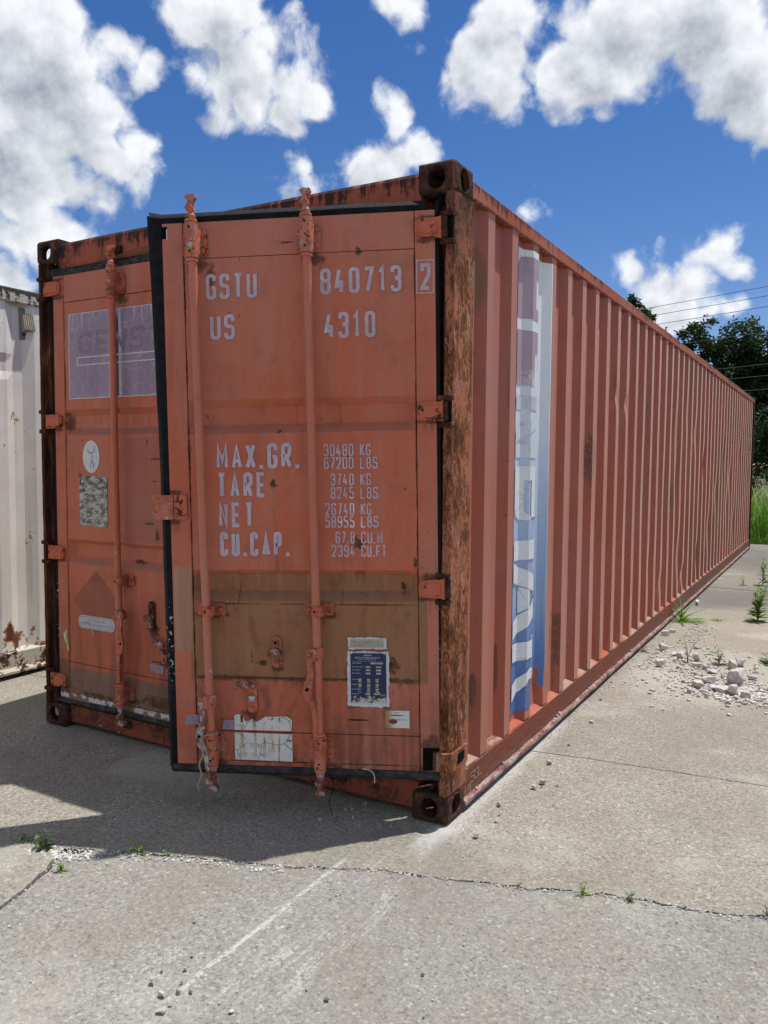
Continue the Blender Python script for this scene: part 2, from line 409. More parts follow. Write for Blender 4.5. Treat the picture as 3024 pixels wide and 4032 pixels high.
def fn_left_door(g):
    P = g.coord(); x, y, z = g.sep(P)
    col, ro, h = paint(g, P, (7.0, 1.3, 2.4), chalk=.45)
    nz = g.noise(P, 9, 5, .65); n3 = g.noise(P, 40, 3, .6); n4 = g.noise(P, 55, 5, .75); nst = g.noise(g.sc(P, (30, 30, 1.2)), 1, 3)
    edge = (nz - .5) * .03
    # greyed repainted sheet right of the lock bar
    rp = g.ss(x, -1.835, -1.82) * g.band(z, 1.03, 1.56, .01)
    col = g.mix(rp * .55, col, (.33, .12, .085))
    # taupe paint along the bottom
    bt = g.ss(z + edge, .325, .335, 1., 0.)
    col = g.mix(bt * .9, col, (.25, .155, .11))
    bt = g.ss(z + edge, .365, .375, 1., 0.) * g.ss(x, -2.262, -2.256, 1., 0.)
    col = g.mix(bt * .9, col, (.22, .105, .06))
    # ghost of a diamond placard
    dm = ((x + 2.047).abs() * (1 / .185) + (z - .70).abs() * (1 / .17) + (n3 - .5) * .06).ss(.97, 1.0).inv()
    col = g.mix(dm * .42, col, (.13, .055, .035))
    dt = ((x + 2.047).abs() * (1 / .185) + (z - .70).abs() * (1 / .17)).ss(.97, 1.0).inv() * g.ss(z, .80, .805)
    col = g.mix(dt * .3, col, (.12, .05, .03))
    du = (g.band(z, 1.572, 1.606, .006) + g.band(z, .888, .92, .006)) * g.ss(x, -2.235, -2.2)
    col = g.mix(du * .5 * nz.ss(.2, .6), col, (.22, .16, .13))
    dr = nst.ss(.5, .65) * g.band(z, 1.60, 1.70, .01)
    col = g.mix(dr * .55, col, (.42, .25, .20))
    for (u0, z0, ru, rz) in ((-1.66, 1.13, .03, .006), (-1.60, 1.07, .012, .03), (-1.63, .60, .03, .05), (-1.60, .44, .05, .006), (-1.90, 1.70, .035, .014), (-1.75, .93, .04, .012), (-1.6, 1.45, .05, .004), (-1.62, 1.34, .03, .003), (-1.67, 1.53, .004, .02)):
        bl = blob(g, x, z, u0, z0, ru, rz, n4, 1.5)
        col = g.mix(bl * .85, col, g.mix(n3.ss(.4, .6), DARKRUST, (.12, .045, .02)))
    dirty = g.ss(z, .20, .95, 1., 0.) * g.noise(g.sc(P, (12, 12, 2.0)), 1.2, 5, .65).ss(.36, .66)
    col = g.mix(dirty * .62, col, (.13, .062, .042))
    col = grime_shade(g, x, z, P, col, [(-2.33, 2.385, .07, .012, 0), (-2.33, 2.298, .07, .014, .06), (-2.33, 1.602, .07, .012, .06), (-2.33, .905, .07, .012, .07), (-2.33, .215, .07, .016, 0), (-1.83, 2.24, .05, .025, .06), (-1.82, .815, .06, .018, .08), (-1.64, .60, .04, .03, .12),
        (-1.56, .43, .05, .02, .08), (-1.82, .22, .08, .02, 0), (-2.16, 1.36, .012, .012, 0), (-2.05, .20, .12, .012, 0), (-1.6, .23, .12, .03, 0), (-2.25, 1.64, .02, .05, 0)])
    wh = g.band(z + (n3 - .5) * .02, .158, .186, .006) * g.noise(P, 14, 4, .65).ss(.46, .54)
    col = g.mix(wh, col, (.62, .62, .64))
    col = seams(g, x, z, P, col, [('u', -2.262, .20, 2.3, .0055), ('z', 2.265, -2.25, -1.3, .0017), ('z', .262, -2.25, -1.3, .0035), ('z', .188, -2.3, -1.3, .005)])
    return dict(col=col, rough=ro, h=h, bs=.25, bd=.006)

def fn_side(g):
    P = g.coord(); x, y, z = g.sep(P)
    col, ro, h = paint(g, P, (1, 5, 2), speck=.55, streak=.5, chalk=.42)
    nz = g.noise(P, 9, 5, .65); n3 = g.noise(P, 30, 4, .65); n4 = g.noise(g.sc(P, (1, 1, .5)), 22, 5, .7); nst = g.noise(g.sc(P, (4, 30, 1.0)), 1, 3)
    # mustard touch-up patches by the corner post
    for (u0, z0, ru, rz) in ((.235, 2.20, .12, .17), (.47, 2.20, .05, .13), (.27, .43, .10, .11), (.455, .46, .045, .085)):
        col = g.mix(blob(g, y, z, u0, z0, ru, rz, nz, .12) * .75, col, (.24, .13, .045))
    for (u0, z0, ru, rz) in ((.215, 2.19, .02, .05), (.455, 2.17, .016, .045), (.31, .47, .016, .07), (.49, .45, .016, .06), (.58, .50, .012, .12)):
        col = g.mix(blob(g, y, z, u0, z0, ru, rz, nz, .3) * .8, col, (.075, .03, .018))
    # scraped patches down to primer and rust
    for (u0, z0, ru, rz) in ((1.98, 1.47, .10, .14), (1.42, .46, .085, .17), (4.75, 1.15, .06, .16), (4.9, .40, .04, .10)):
        bl = blob(g, y, z, u0, z0, ru, rz, n4, 1.1)
        col = g.mix(bl * .85, col, (.16, .055, .032))
        col = g.mix(bl * n3.ss(.54, .60), col, (.40, .14, .075))
    # tan of reflected sky and grass painted onto the far wall
    far = g.ss(y, 3.9, 5.2) * g.noise(P, .8, 3).ss(.35, .6)
    col = g.mix(far * .45, col, (.30, .17, .085))
    for y0_, kk in ((1.45, .25), (3.10, .35), (4.75, .30), (6.45, .35), (8.1, .3), (9.8, .3)):
        col = g.mix(g.band(y, y0_, y0_ + 1.6, .02) * g.noise(g.sc(P, (1, .3, .6)), 2.0 + kk * 6, 4, .65).ss(.45, .7) * kk, col, (.30, .115, .075) if kk > .3 else (.62, .25, .16))
    run = g.noise(g.sc(P, (40, 40, 1.3)), 1, 3).ss(.62, .70) * g.noise(P, 1.9, 3).ss(.5, .62)
    col = g.mix(run * .55, col, (.14, .05, .028))
    # rain-washed brighter paint near the floor, small rust runs
    low = g.ss(z, .25, .75, 1., 0.) * nst.ss(.4, .62)
    col = g.mix(low * .6, col, (.47, .092, .04))
    chip = n3.ss(.66, .69) * g.noise(g.sc(P, (1, 1.4, .5)), 2.6, 3).ss(.55, .62)
    col = g.mix(chip * .85, col, RUST)
    col = g.mix(1.0, col, (.64, .55, .54), 'MULTIPLY')
    return dict(col=col, rough=ro * .62, h=h, bs=.12, bd=.003, spec=.45, sheen=.22)

def fn_post(g):
    P = g.coord(); x, y, z = g.sep(P)
    v = g.sc(P, (1, 1, .42))
    n1 = g.noise(v, 52, 6, .75, 1.4); n2 = g.noise(v, 8, 4, .6); n3 = g.noise(P, 120, 3, .6); n4 = g.noise(g.sc(P, (1, 1, .22)), 44, 5, .72, 1.0)
    t = n1 * .66 + n2 * .62 - .058
    col = g.ramp(t, [(.36, (.030, .013, .009)), (.46, (.085, .030, .014)), (.53, (.20, .070, .024)), (.59, (.31, .11, .038)), (.605, (.58, .22, .13)), (.68, (.56, .20, .11))])
    flake = n4.ss(.57, .60) * n2.ss(.40, .54)
    col = g.mix(flake, col, g.mix(n3, (.62, .34, .25), (.66, .48, .41)))
    edge = n4.ss(.585, .60) * n4.ss(.60, .615).inv()
    col = g.mix(edge * .7, col, DARKRUST)
    col = g.mix(n3.ss(.3, .7) * .3, col, (.05, .02, .012))
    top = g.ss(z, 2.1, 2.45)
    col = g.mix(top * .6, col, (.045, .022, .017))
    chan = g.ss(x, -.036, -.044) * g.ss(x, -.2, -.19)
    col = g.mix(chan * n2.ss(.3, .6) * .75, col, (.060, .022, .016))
    return dict(col=col, rough=.88, h=n1 * 1.4 + flake * .7 + n3 * .15, bs=.9, bd=.012, spec=.2)

def fn_inpost(g):
    P = g.coord(); v = g.sc(P, (1, 1, .2))
    n1 = g.noise(v, 22, 6, .65, .5); n3 = g.noise(P, 100, 3)
    col = g.ramp(n1, [(.34, (.018, .009, .008)), (.5, (.055, .02, .012)), (.62, (.12, .042, .022)), (.72, (.3, .1, .055))])
    return dict(col=col, rough=.9, h=n1 + n3 * .2, bs=.7, bd=.01, spec=.15)

def fn_casting(g):
    P = g.coord('Object'); n1 = g.noise(P, 30, 6, .65); n3 = g.noise(P, 140, 3); n2 = g.noise(g.sc(P, (1, 1, .3)), 40, 4)
    col = g.ramp(n1, [(.33, (.022, .013, .011)), (.5, (.05, .026, .019)), (.63, (.10, .045, .026)), (.75, (.2, .075, .035))])
    col = g.mix(n2.ss(.62, .67) * .6, col, (.28, .10, .06))
    return dict(col=col, rough=.85, h=n1 + n3 * .35, bs=.6, bd=.008, spec=.2)

def fn_rail(g):
    P = g.coord(); x, y, z = g.sep(P)
    col, ro, h = paint(g, P, (4, 2, 2), chalk=.5)
    nst = g.noise(g.sc(P, (30, 30, 2.2)), 1.0, 4, .6); big = g.noise(g.sc(P, (.6, .6, 1)), 1.6, 4, .6); n3 = g.noise(P, 45, 4, .65)
    near = g.ss(y, .2, 2.2, 1., .18)
    # rust seeps from the top edge
    top = (z - 2.50) * 14.0 + (nst - .5) * 3.4 + (n3 - .5) * 1.2
    col = g.mix(top.ss(.15, .75) * near.max(big.ss(.42, .6)) * .95, col, (.055, .024, .018))
    col = g.mix(1.0, col, (.72, .70, .72), 'MULTIPLY')
    lowr = g.ss(z, 2.484, 2.502, 1., 0.) * n3.ss(.42, .56)
    col = g.mix(lowr * .8, col, (.05, .02, .014))
    return dict(col=col, rough=.8, h=h + n3 * .3, bs=.35, bd=.008)

def fn_header(g):
    P = g.coord(); x, y, z = g.sep(P)
    col, ro, h = paint(g, P, (4, 9, 2), chalk=.3)
    n3 = g.noise(P, 45, 4, .65); nst = g.noise(g.sc(P, (24, 24, 2.0)), 1.0, 4, .6); nz = g.noise(P, 5, 4, .6)
    top = (z - 2.50) * 11.0 + (nst - .5) * 4.2 + (n3 - .5) * 1.6
    col = g.mix(top.ss(.05, .7) * .95, col, (.05, .022, .016))
    must = g.band(x + (nz - .5) * .3, -2.0, -1.5, .02) * g.ss(z + (nz - .5) * .06, 2.475, 2.48, 1., 0.)
    col = g.mix(must * .8, col, (.26, .12, .045))
    col = g.mix(1.0, col, (.66, .62, .62), 'MULTIPLY')
    endd = g.ss(x, -2.27, -2.12, 1., 0.) * n3.ss(.35, .55)
    col = g.mix(endd * .8, col, DARKRUST)
    return dict(col=col, rough=.8, h=h + n3 * .3, bs=.35, bd=.008)

def fn_brail(g):
    P = g.coord(); x, y, z = g.sep(P)
    n1 = g.noise(P, 3, 4, .6); n3 = g.noise(P, 55, 4, .65); nst = g.noise(g.sc(P, (6, 2.0, 9)), 2.4, 4, .6); nl = g.noise(g.sc(P, (1, .35, 1)), 26, 5, .65)
    col = g.mix(n1.ss(.35, .65), (.235, .068, .040), (.19, .075, .05))
    col = g.mix(g.ss(y, 3.0, 6.5) * .6, col, (.16, .10, .075))
    col = g.mix(n3.ss(.60, .68) * .6, col, (.06, .025, .018))
    # lower lip: flaking white and red
    lip = g.ss(z, .046, .052, 1., 0.)
    lc = g.ramp(nl, [(.36, (.08, .035, .03)), (.45, (.20, .075, .06)), (.53, (.27, .15, .125)), (.60, (.40, .33, .29)), (.68, (.16, .11, .09))])
    col = g.mix(lip, col, lc)
    # dirt lying on upward faces
    up = g.sep(g.normal())[2].ss(.35, .7) * g.ss(z, .12, .14)
    col = g.mix(up * nst.ss(.34, .46), col, g.mix(n1.ss(.40, .60), (.40, .10, .062), g.mix(n3, (.28, .17, .13), (.42, .33, .28))))
    col = g.mix(up * n3.ss(.58, .66), col, (.48, .12, .06))
    dust = g.ss(z, .05, .09, 1., 0.) * n3.ss(.42, .6)
    col = g.mix(dust * .35, col, (.33, .28, .24))
    return dict(col=col, rough=.85, h=n3 + nl, bs=.5, bd=.006, spec=.2)

def fn_sill(g):
    P = g.coord(); x, y, z = g.sep(P)
    col, ro, h = paint(g, P, (14, 9, 2), chalk=.1)
    n3 = g.noise(P, 38, 5, .68); nz = g.noise(P, 7, 4, .6)
    col = g.mix(.72, col, (.20, .055, .030))
    col = g.mix((n3 * .5 + nz * .6).ss(.50, .66) * .9, col, (.06, .026, .018))
    col = g.mix(n3.ss(.63, .67) * g.ss(z, .03, .05, 1., .1), col, (.5, .44, .40))
    return dict(col=col, rough=.85, h=h + n3, bs=.5, bd=.008)

def fn_rubber(g):
    P = g.coord(); n = g.noise(P, 30, 4); n2 = g.noise(g.sc(P, (1, 1, .2)), 50, 4); nb = g.noise(P, 3, 3)
    col = g.mix(n.ss(.4, .7), (.005, .006, .009), (.012, .013, .015))
    x, y, z = g.sep(P)
    # paint smears near the foot of the strip
    chip = g.noise(P, 70, 4, .7).ss(.60, .63) * g.band(z, .50, .86, .05) * nb.ss(.35, .5)
    col = g.mix(chip, col, (.62, .62, .60))
    return dict(col=col, rough=.75, h=n2, bs=.25, bd=.004, spec=.18)

def fn_rubber_grey(g):
    P = g.coord(); n = g.noise(P, 24, 5, .6); n2 = g.noise(g.sc(P, (3, 3, 14)), 4, 4)
    col = g.mix((n * .6 + n2 * .5).ss(.4, .75), (.017, .018, .021), (.075, .073, .068))
    col = g.mix(g.noise(P, 60, 4, .7).ss(.66, .69), col, (.5, .48, .45))
    return dict(col=col, rough=.8, h=n, bs=.25, bd=.004, spec=.18)

def fn_bar(g):
    P = g.coord(); x, y, z = g.sep(P)
    col, ro, h = paint(g, P, (3, 3, 3), chalk=.4, streak=.6)
    n = g.noise(P, 22, 4, .65)
    # zinc showing where the paint chipped away
    zn = n.ss(.655, .67) * g.ss(z, .95, 1.3, 1., .12)
    col = g.mix(zn, col, (.36, .38, .40))
    return dict(col=col, rough=.55, h=h, bs=.2, bd=.004)

def fn_fitting(g):
    P = g.coord()
    col, ro, h = paint(g, P, (5, 3, 3), chalk=.3, speck=1.5)
    n = g.noise(P, 30, 5, .65); n2 = g.noise(P, 55, 4, .65)
    col = g.mix(n.ss(.60, .615), col, g.mix(n2.ss(.4, .6), (.20, .20, .20), (.55, .54, .52)))
    col = g.mix(n2.ss(.55, .64) * .85, col, (.055, .023, .015))
    col = g.mix(g.noise(P, 12, 4, .65).ss(.45, .68) * .5, col, (.12, .05, .03))
    return dict(col=col, rough=.6, h=h + n, bs=.3, bd=.004)

def fn_bare(g):
    P = g.coord(); n = g.noise(P, 40, 5, .65); n2 = g.noise(P, 15, 4)
    col = g.ramp(n * .6 + n2 * .4, [(.38, (.06, .035, .025)), (.48, (.30, .09, .055)), (.54, (.34, .33, .31)), (.64, (.55, .53, .50))])
    return dict(col=col, rough=.6, h=n, bs=.3, bd=.004)

def fn_hinge(g):
    P = g.coord(); x, y, z = g.sep(P)
    col, ro, h = paint(g, P, (1, 8, 3), chalk=.15, speck=.8)
    n = g.noise(P, 28, 5, .65); n2 = g.noise(P, 70, 3)
    col = g.mix(n.ss(.54, .62), col, (.055, .024, .017))
    return dict(col=col, rough=.75, h=h + n, bs=.35, bd=.005)

def fn_letter(g):
    P = g.coord(); n = g.noise(P, 14, 3); nn = g.noise(P, 60, 3, .6)
    e = g.vor(g.vm('ADD', P, (0, 0, 0)), 42, 'DISTANCE_TO_EDGE')
    col = g.mix(n.ss(.35, .7), (.46, .36, .43), (.54, .45, .52))
    col = g.mix(e.ss(.0, .035).inv() * .45, col, (.72, .70, .74))
    col = g.mix(g.noise(P, 8, 2, .5).ss(.62, .70) * .6, col, (.82, .83, .86))
    return dict(col=col, rough=.5)

def fn_decal(g):
    P = g.coord(); x, y, z = g.sep(P)
    n = g.noise(g.sc(P, (10, 10, .7)), 1.5, 4, .6); n2 = g.noise(P, 5, 4); nf = g.noise(P, 60, 3)
    t = z + (n - .5) * .28 + (n2 - .5) * .20
    col = g.ramp(t * (1 / 2.6), [(.08, (.06, .135, .35)), (.20, (.11, .21, .44)), (.34, (.26, .37, .57)), (.50, (.44, .53, .70)), (.62, (.62, .68, .76)), (.80, (.72, .76, .80)), (.95, (.76, .78, .80))])
    col = g.mix(n.ss(.5, .72) * g.band(z, .6, 2.2, .2) * .35, col, (.62, .68, .76))
    e = g.vor(g.sc(P, (1, 1, .8)), 7, 'DISTANCE_TO_EDGE')
    col = g.mix(e.ss(.0, .012).inv() * g.noise(P, 4, 2).ss(.45, .55) * .5, col, (.25, .30, .38))
    edge = g.band(y, .7000, .7085, .001)
    col = g.mix(edge, col, (.70, .80, .86))
    col = g.mix(nf.ss(.70, .74) * g.ss(z, .5, 1.2, 1., .2), col, (.5, .56, .66))
    return dict(col=col, rough=.45)

def fn_decal_letter(g):
    P = g.coord(); x, y, z = g.sep(P)
    n = g.noise(P, 6, 4); nf = g.noise(P, 30, 4)
    col = g.mix(g.ss(z + (n - .5) * .5, 1.70, 1.85), (.72, .74, .76), (.40, .29, .35))
    col = g.mix(g.band(z, 1.45, 1.80, .05) * .5, col, (.50, .55, .64))
    e = g.vor(g.sc(P, (1, 1, .9)), 26, 'DISTANCE_TO_EDGE')
    col = g.mix(e.ss(.0, .03).inv() * g.noise(P, 7, 2).ss(.42, .52) * .55, col, (.30, .33, .38))
    e2 = g.vor(P, 9, 'DISTANCE_TO_EDGE')
    col = g.mix(e2.ss(.0, .012).inv() * g.noise(P, 9, 2).ss(.5, .58), col, (.16, .06, .045))
    return dict(col=col, rough=.45)

def fn_lilac(g):
    P = g.coord(); x, y, z = g.sep(P)
    n = g.noise(g.sc(P, (12, 12, 1.2)), 1.5, 4); n2 = g.noise(P, 24, 4)
    col = g.mix(n.ss(.3, .7), (.27, .195, .265), (.33, .245, .32))
    wv = g.vm('ADD', P, g.sc(g.noise(P, 9, 3, .6, 0, True), (.07, .07, .07)))
    e = g.vor(g.sc(wv, (1, 1, .7)), 17, 'DISTANCE_TO_EDGE')
    col = g.mix(e.ss(.0, .022).inv() * .55, col, (.58, .53, .60))
    e = g.vor(g.sc(wv, (1, 1, .4)), 36, 'DISTANCE_TO_EDGE')
    col = g.mix(e.ss(.0, .03).inv() * g.ss(z, 1.75, 2.15, 1., .3) * .35, col, (.52, .46, .54))
    # unfaded navy print where the lock bar shaded it, paler beside it
    wob = (n2 - .5) * .012
    pale = g.band(x + wob, -1.925, -1.836, .006)
    col = g.mix(pale * .7, col, (.60, .64, .70))
    navy = g.band(x + wob * .5, -1.912, -1.856, .003)
    col = g.mix(navy, col, (.022, .032, .085))
    rim = g.band(x, -2.226, -1.30, .003) * g.band(z + (n2 - .5) * .006, 1.764, 2.197, .002)
    col = g.mix(rim, (.64, .63, .64), col)
    drip = g.noise(g.sc(P, (60, 60, 1.5)), 1, 3).ss(.56, .64) * g.ss(z + (n - .5) * .12, 2.12, 2.19)
    col = g.mix(drip * .6, col, (.60, .57, .62))
    return dict(col=col, rough=.5)

def flat(name, c, rough=.6, spec=.35, var=.12, scale=30, metal=None):
    def fn(g):
        P = g.coord(); n = g.noise(P, scale, 4, .6)
        d = dict(col=g.mix(n.ss(.3, .7), tuple(k * (1 - var) for k in c), tuple(min(1, k * (1 + var)) for k in c)), rough=rough, spec=spec)
        if metal: d['metal'] = metal
        return d
    return mat(name, fn)

def fn_placard_white(g):
    P = g.coord(); x, y, z = g.sep(P)
    n = g.noise(P, 26, 4, .65); st = g.noise(g.sc(P, (40, 40, 3)), 1, 4); n2 = g.noise(P, 9, 3)
    col = g.mix(n.ss(.35, .7), (.70, .70, .66), (.60, .60, .60))
    col = g.mix(st.ss(.50, .64) * n2.ss(.42, .58), col, (.40, .22, .09))
    col = g.mix((st * .5 + n * .55).ss(.60, .64) * g.ss(z, .36, .40), col, (.10, .035, .018))
    e = g.vor(P, 13, 'DISTANCE_TO_EDGE')
    col = g.mix(e.ss(.0, .025).inv() * n2.ss(.44, .52), col, (.12, .06, .05))
    return dict(col=col, rough=.5)

def fn_plate_worn(g):
    P = g.coord(); x, y, z = g.sep(P)
    n = g.noise(g.sc(P, (1, 1, 1.4)), 30, 5, .7); n2 = g.noise(g.sc(P, (.8, 1, 1.7)), 26, 5, .68); n3 = g.noise(P, 14, 3)
    col = g.ramp(n2 * .7 + n * .35, [(.42, (.10, .085, .07)), (.50, (.19, .165, .135)), (.54, (.40, .39, .37)), (.66, (.55, .55, .54))])
    col = g.mix((n * .8 + g.ss(z, 1.20, 1.33) * .16).ss(.58, .60) * n3.ss(.42, .5), col, (.012, .012, .014))
    return dict(col=col, rough=.5)

def fn_oval(g):
    P = g.coord(); n = g.noise(P, 28, 6, .7, .6); n2 = g.noise(P, 9, 3)
    col = g.mix((n - .5).abs().ss(.0, .018).inv() * n2.ss(.36, .5) * .55, (.62, .63, .65), (.22, .22, .23))
    return dict(col=col, rough=.45)

def fn_plate_blue(g):
    P = g.coord(); x, y, z = g.sep(P); U = -x
    n = g.noise(P, 45, 5, .7); n2 = g.noise(P, 120, 3)
    col = g.mix(n2, (.012, .022, .085), (.02, .035, .11))
    # print flaked off along the lower edge and corners
    d = (z - .498) * 18.0 + (n - .5) * 4.0 + (U - .26) * 3.0
    fl = d.ss(.0, .12).inv()
    col = g.mix(fl, col, g.mix(n.ss(.4, .6), (.50, .47, .40), (.60, .58, .52)))
    return dict(col=col, rough=.45)

def fn_caulk(g):
    P = g.coord(); n = g.noise(P, 60, 4, .6)
    return dict(col=g.mix(n.ss(.35, .7), (.55, .57, .62), (.68, .70, .74)), rough=.5, h=n, bs=.5, bd=.004)

def fn_sticker_insp(g):
    P = g.coord(); x, y, z = g.sep(P); U = -x
    n = g.noise(P, 22, 4, .65); n2 = g.noise(P, 40, 4)
    col = g.mix(g.ss(U + (n - .5) * .03, .155, .19), (.66, .65, .60), (.36, .22, .09))
    col = g.mix(blob(g, U, z, .165, .415, .02, .010, n2), col, (.12, .04, .02))
    col = g.mix(blob(g, U, z, .150, .440, .04, .0022, n2), col, (.12, .04, .02))
    return dict(col=col, rough=.5)

def fn_concrete(g):
    P = g.coord(); x, y, z = g.sep(P)
    oi = E(g, g.n('ShaderNodeObjectInfo').outputs['Color'])
    wv = g.vm('ADD', P, g.sc(g.noise(P, 110, 3, .65, 0, True), (.016, .016, 0)))
    vs = g.sc(wv, (1, 1, .02))
    c1 = g.sep(g.vor(vs, 88, 'F1', 'Color'))
    c2 = g.sep(g.vor(vs, 190, 'F1', 'Color'))
    d1 = g.vor(vs, 88, 'F1', 'Distance')
    n1 = g.noise(P, 2.2, 5, .6); n2 = g.noise(P, .45, 4, .6); nf = g.noise(P, 260, 3, .6); nm = g.noise(P, 22, 4, .6)
    mort = g.mix(nf.ss(.25, .75), (.22, .215, .20), (.44, .43, .40))
    st1 = g.ramp(c1[0], [(0, (.17, .165, .16)), (.2, (.27, .265, .26)), (.5, (.36, .35, .325)), (.8, (.43, .415, .37)), (.95, (.50, .49, .45)), (1, (.60, .60, .58))])
    st2 = g.ramp(c2[0], [(0, (.14, .135, .13)), (.35, (.30, .295, .28)), (.8, (.44, .42, .38)), (1, (.56, .54, .49))])
    col = g.mix(c1[1].ss(.30, .42) * d1.ss(.50, .62).inv(), mort, st1)
    col = g.mix(c2[1].ss(.48, .56) * c1[1].ss(.3, .42).inv(), col, st2)
    col = g.mix(g.noise(P, 75, 5, .8).ss(.46, .66) * .55, col, (.12, .118, .115))
    col = g.mix(g.noise(g.sc(P, (1, 1, 1)), 1.3, 6, .7).ss(.50, .66) * .30, col, (.17, .165, .15))
    col = g.mix(g.noise(g.vm('ADD', P, (4, 4, 0)), 80, 5, .8).ss(.53, .68) * .55, col, (.66, .65, .62))
    # tone of this slab and slow stains
    col = g.mix(1.0, col, oi, 'MULTIPLY')
    col = g.mix(n1.ss(.38, .62) * .55, col, g.mix(.48, col, (.20, .175, .13)))
    col = g.mix(g.noise(g.vm('ADD', P, (9, 3, 0)), 1.1, 5, .65).ss(.52, .66) * .35, col, (.52, .51, .47))
    oil = g.noise(g.vm('ADD', P, (5, 8, 0)), 1.6, 5, .7).ss(.62, .72)
    col = g.mix(oil * .45, col, (.13, .125, .115))
    col = g.mix(n2.ss(.45, .7) * .35, col, (.20, .185, .16))
    pit = nm.ss(.60, .68) * g.noise(P, 75, 2).ss(.54, .60)
    col = g.mix(pit * .45, col, (.10, .095, .085))
    # grime trail and tyre-dark area at the back of the yard
    dk = g.band(y + (n1 - .5) * 1.6 - x * .35, 5.7, 7.1, .5) * .7 + g.band(y + (n1 - .5) * 2.0, 9.2, 12.6, .8) * .6
    col = g.mix(dk, col, (.12, .115, .11))
    # warm clayey dust beside the container
    cl = g.band(x + (n1 - .5) * .5, .1, 1.1, .25) * g.band(y, 2.2, 5.4, .5)
    col = g.mix(cl * .18, col, (.50, .43, .31))
    # white drag scars, all parallel to the container
    sn = g.noise(g.sc(P, (30, 1.6, 1)), 1.6, 4, .65); s2 = g.noise(P, 85, 3, .6); s3 = g.noise(g.sc(P, (1, .5, 1)), 7, 4, .6)
    wob = (g.noise(g.sc(P, (0, 1, 0)), 3, 2) - .5) * .03
    w1 = g.band(x + wob, -.224, -.208, .004) * g.band(y, -1.30, -.42, .06) * (sn * .5 + s2 * .6).ss(.42, .58)
    w2 = g.band(x, -.13, .09, .04) * g.band(y, -1.15, -.30, .15) * (sn * .6 + s3 * .5).ss(.53, .66) * s2.ss(.40, .55)
    w4 = g.band(x, -.34, -.16, .05) * g.band(y, -.90, -.42, .15) * (sn * .6 + s3 * .5).ss(.55, .70) * s2.ss(.42, .56) * .7
    w5 = g.band(x, -.40, -.05, .06) * g.band(y, -1.45, -1.05, .1) * (s3 * .7 + sn * .4).ss(.55, .66) * s2.ss(.40, .55) * .8
    w3 = g.band(x + (s3 - .5) * .16, -.05, .045, .03) * g.band(y, -.22, 1.55, .12) * (s3 * .5 + s2 * .6).ss(.42, .60)
    col = g.mix((w1 * .75 + w2 * .55 + w3 * .6 + w4 * .7 + w5 * .5).min(1.) * .72, col, (.64, .64, .63))
    # white chalky gravel dust under the rubble
    rb = blob(g, x, y, .52, 3.0, .50, .85, s3, .35) * s2.ss(.35, .55)
    col = g.mix(rb * .30, col, (.56, .55, .52))
    h = d1 * -.5 + nf * .5 + c1[2] * .6 - pit * 1.5
    return dict(col=col, rough=.88, h=h, bs=.55, bd=.006, spec=.25)

def fn_stone(g):
    P = g.coord(); oi = E(g, g.n('ShaderNodeObjectInfo').outputs['Color'])
    n = g.noise(P, 5, 5, .65); n2 = g.noise(P, 22, 4)
    col = g.mix((n * .7 + n2 * .3).ss(.35, .65), (.50, .485, .455), (.80, .785, .75))
    col = g.mix(1.0, col, oi, 'MULTIPLY')
    return dict(col=col, rough=.9, h=n2, bs=.5, bd=.02, spec=.2)

def fn_gravel(g):
    P = g.coord(); c1 = g.sep(g.vor(P, 28, 'F1', 'Color')); n2 = g.noise(P, 150, 3)
    col = g.ramp(c1[0], [(0, (.30, .29, .28)), (.3, (.50, .49, .46)), (.8, (.66, .65, .62)), (1, (.76, .75, .73))])
    return dict(col=g.mix(n2.ss(.3, .7) * .4, col, (.30, .28, .25)), rough=.9, spec=.2)

def fn_soil(g):
    P = g.coord(); n = g.noise(P, 1.2, 5, .6); n2 = g.noise(P, 30, 4)
    col = g.mix(n.ss(.35, .6), (.07, .075, .03), (.11, .085, .055))
    return dict(col=g.mix(n2.ss(.35, .65) * .5, col, (.15, .13, .10)), rough=.95, h=n2, bs=.6, bd=.03, spec=.1)

def leafmat(name, a, b, scale=2.0, tr=1.3):
    def fn(g):
        P = g.coord(); n = g.noise(P, scale, 3, .6); n2 = g.noise(P, scale * 9, 2)
        col = g.mix((n * .6 + n2 * .5).ss(.38, .72), a, b)
        return dict(col=col, rough=.55, spec=.3, trans=g.mix(1.0, col, (tr, tr * 1.15, tr * .5), 'MULTIPLY'))
    return mat(name, fn)

M_RD = mat('faded_orange_paint_right_door', fn_right_door)
M_LD = mat('faded_orange_paint_left_door', fn_left_door)
M_SIDE = mat('faded_orange_paint_side', fn_side)
M_PAINT = m_paint('faded_orange_paint', (6, 2, 8))
M_POST = mat('flaking_rust', fn_post)
M_INPOST = mat('dark_rust', fn_inpost)
M_CAST = mat('cast_steel_rust', fn_casting)
M_RAIL = mat('streaked_rail_paint', fn_rail)
M_HEAD = mat('streaked_header_paint', fn_header)
M_BRAIL = mat('bottom_rail_paint', fn_brail)
M_SILL = mat('sill_paint', fn_sill)
M_RUB = mat('black_rubber', fn_rubber)
M_RUBG = mat('worn_rubber', fn_rubber_grey)
M_BAR = mat('lock_bar_paint', fn_bar)
M_FIT = mat('chipped_fitting', fn_fitting)
M_BARE = mat('bare_worn_steel', fn_bare)
M_HINGE = mat('hinge_paint', fn_hinge)
M_LET = mat('faded_lilac_print', fn_letter)
M_DECAL = mat('faded_blue_print', fn_decal)
M_DLET = mat('decal_letter_print', fn_decal_letter)
M_LILAC = mat('cracked_lilac_print', fn_lilac)
M_WHITEP = mat('rust_stained_white_sheet', fn_placard_white)
M_WORN = mat('worn_metal_plate', fn_plate_worn)
M_OVAL = mat('white_oval_print', fn_oval)
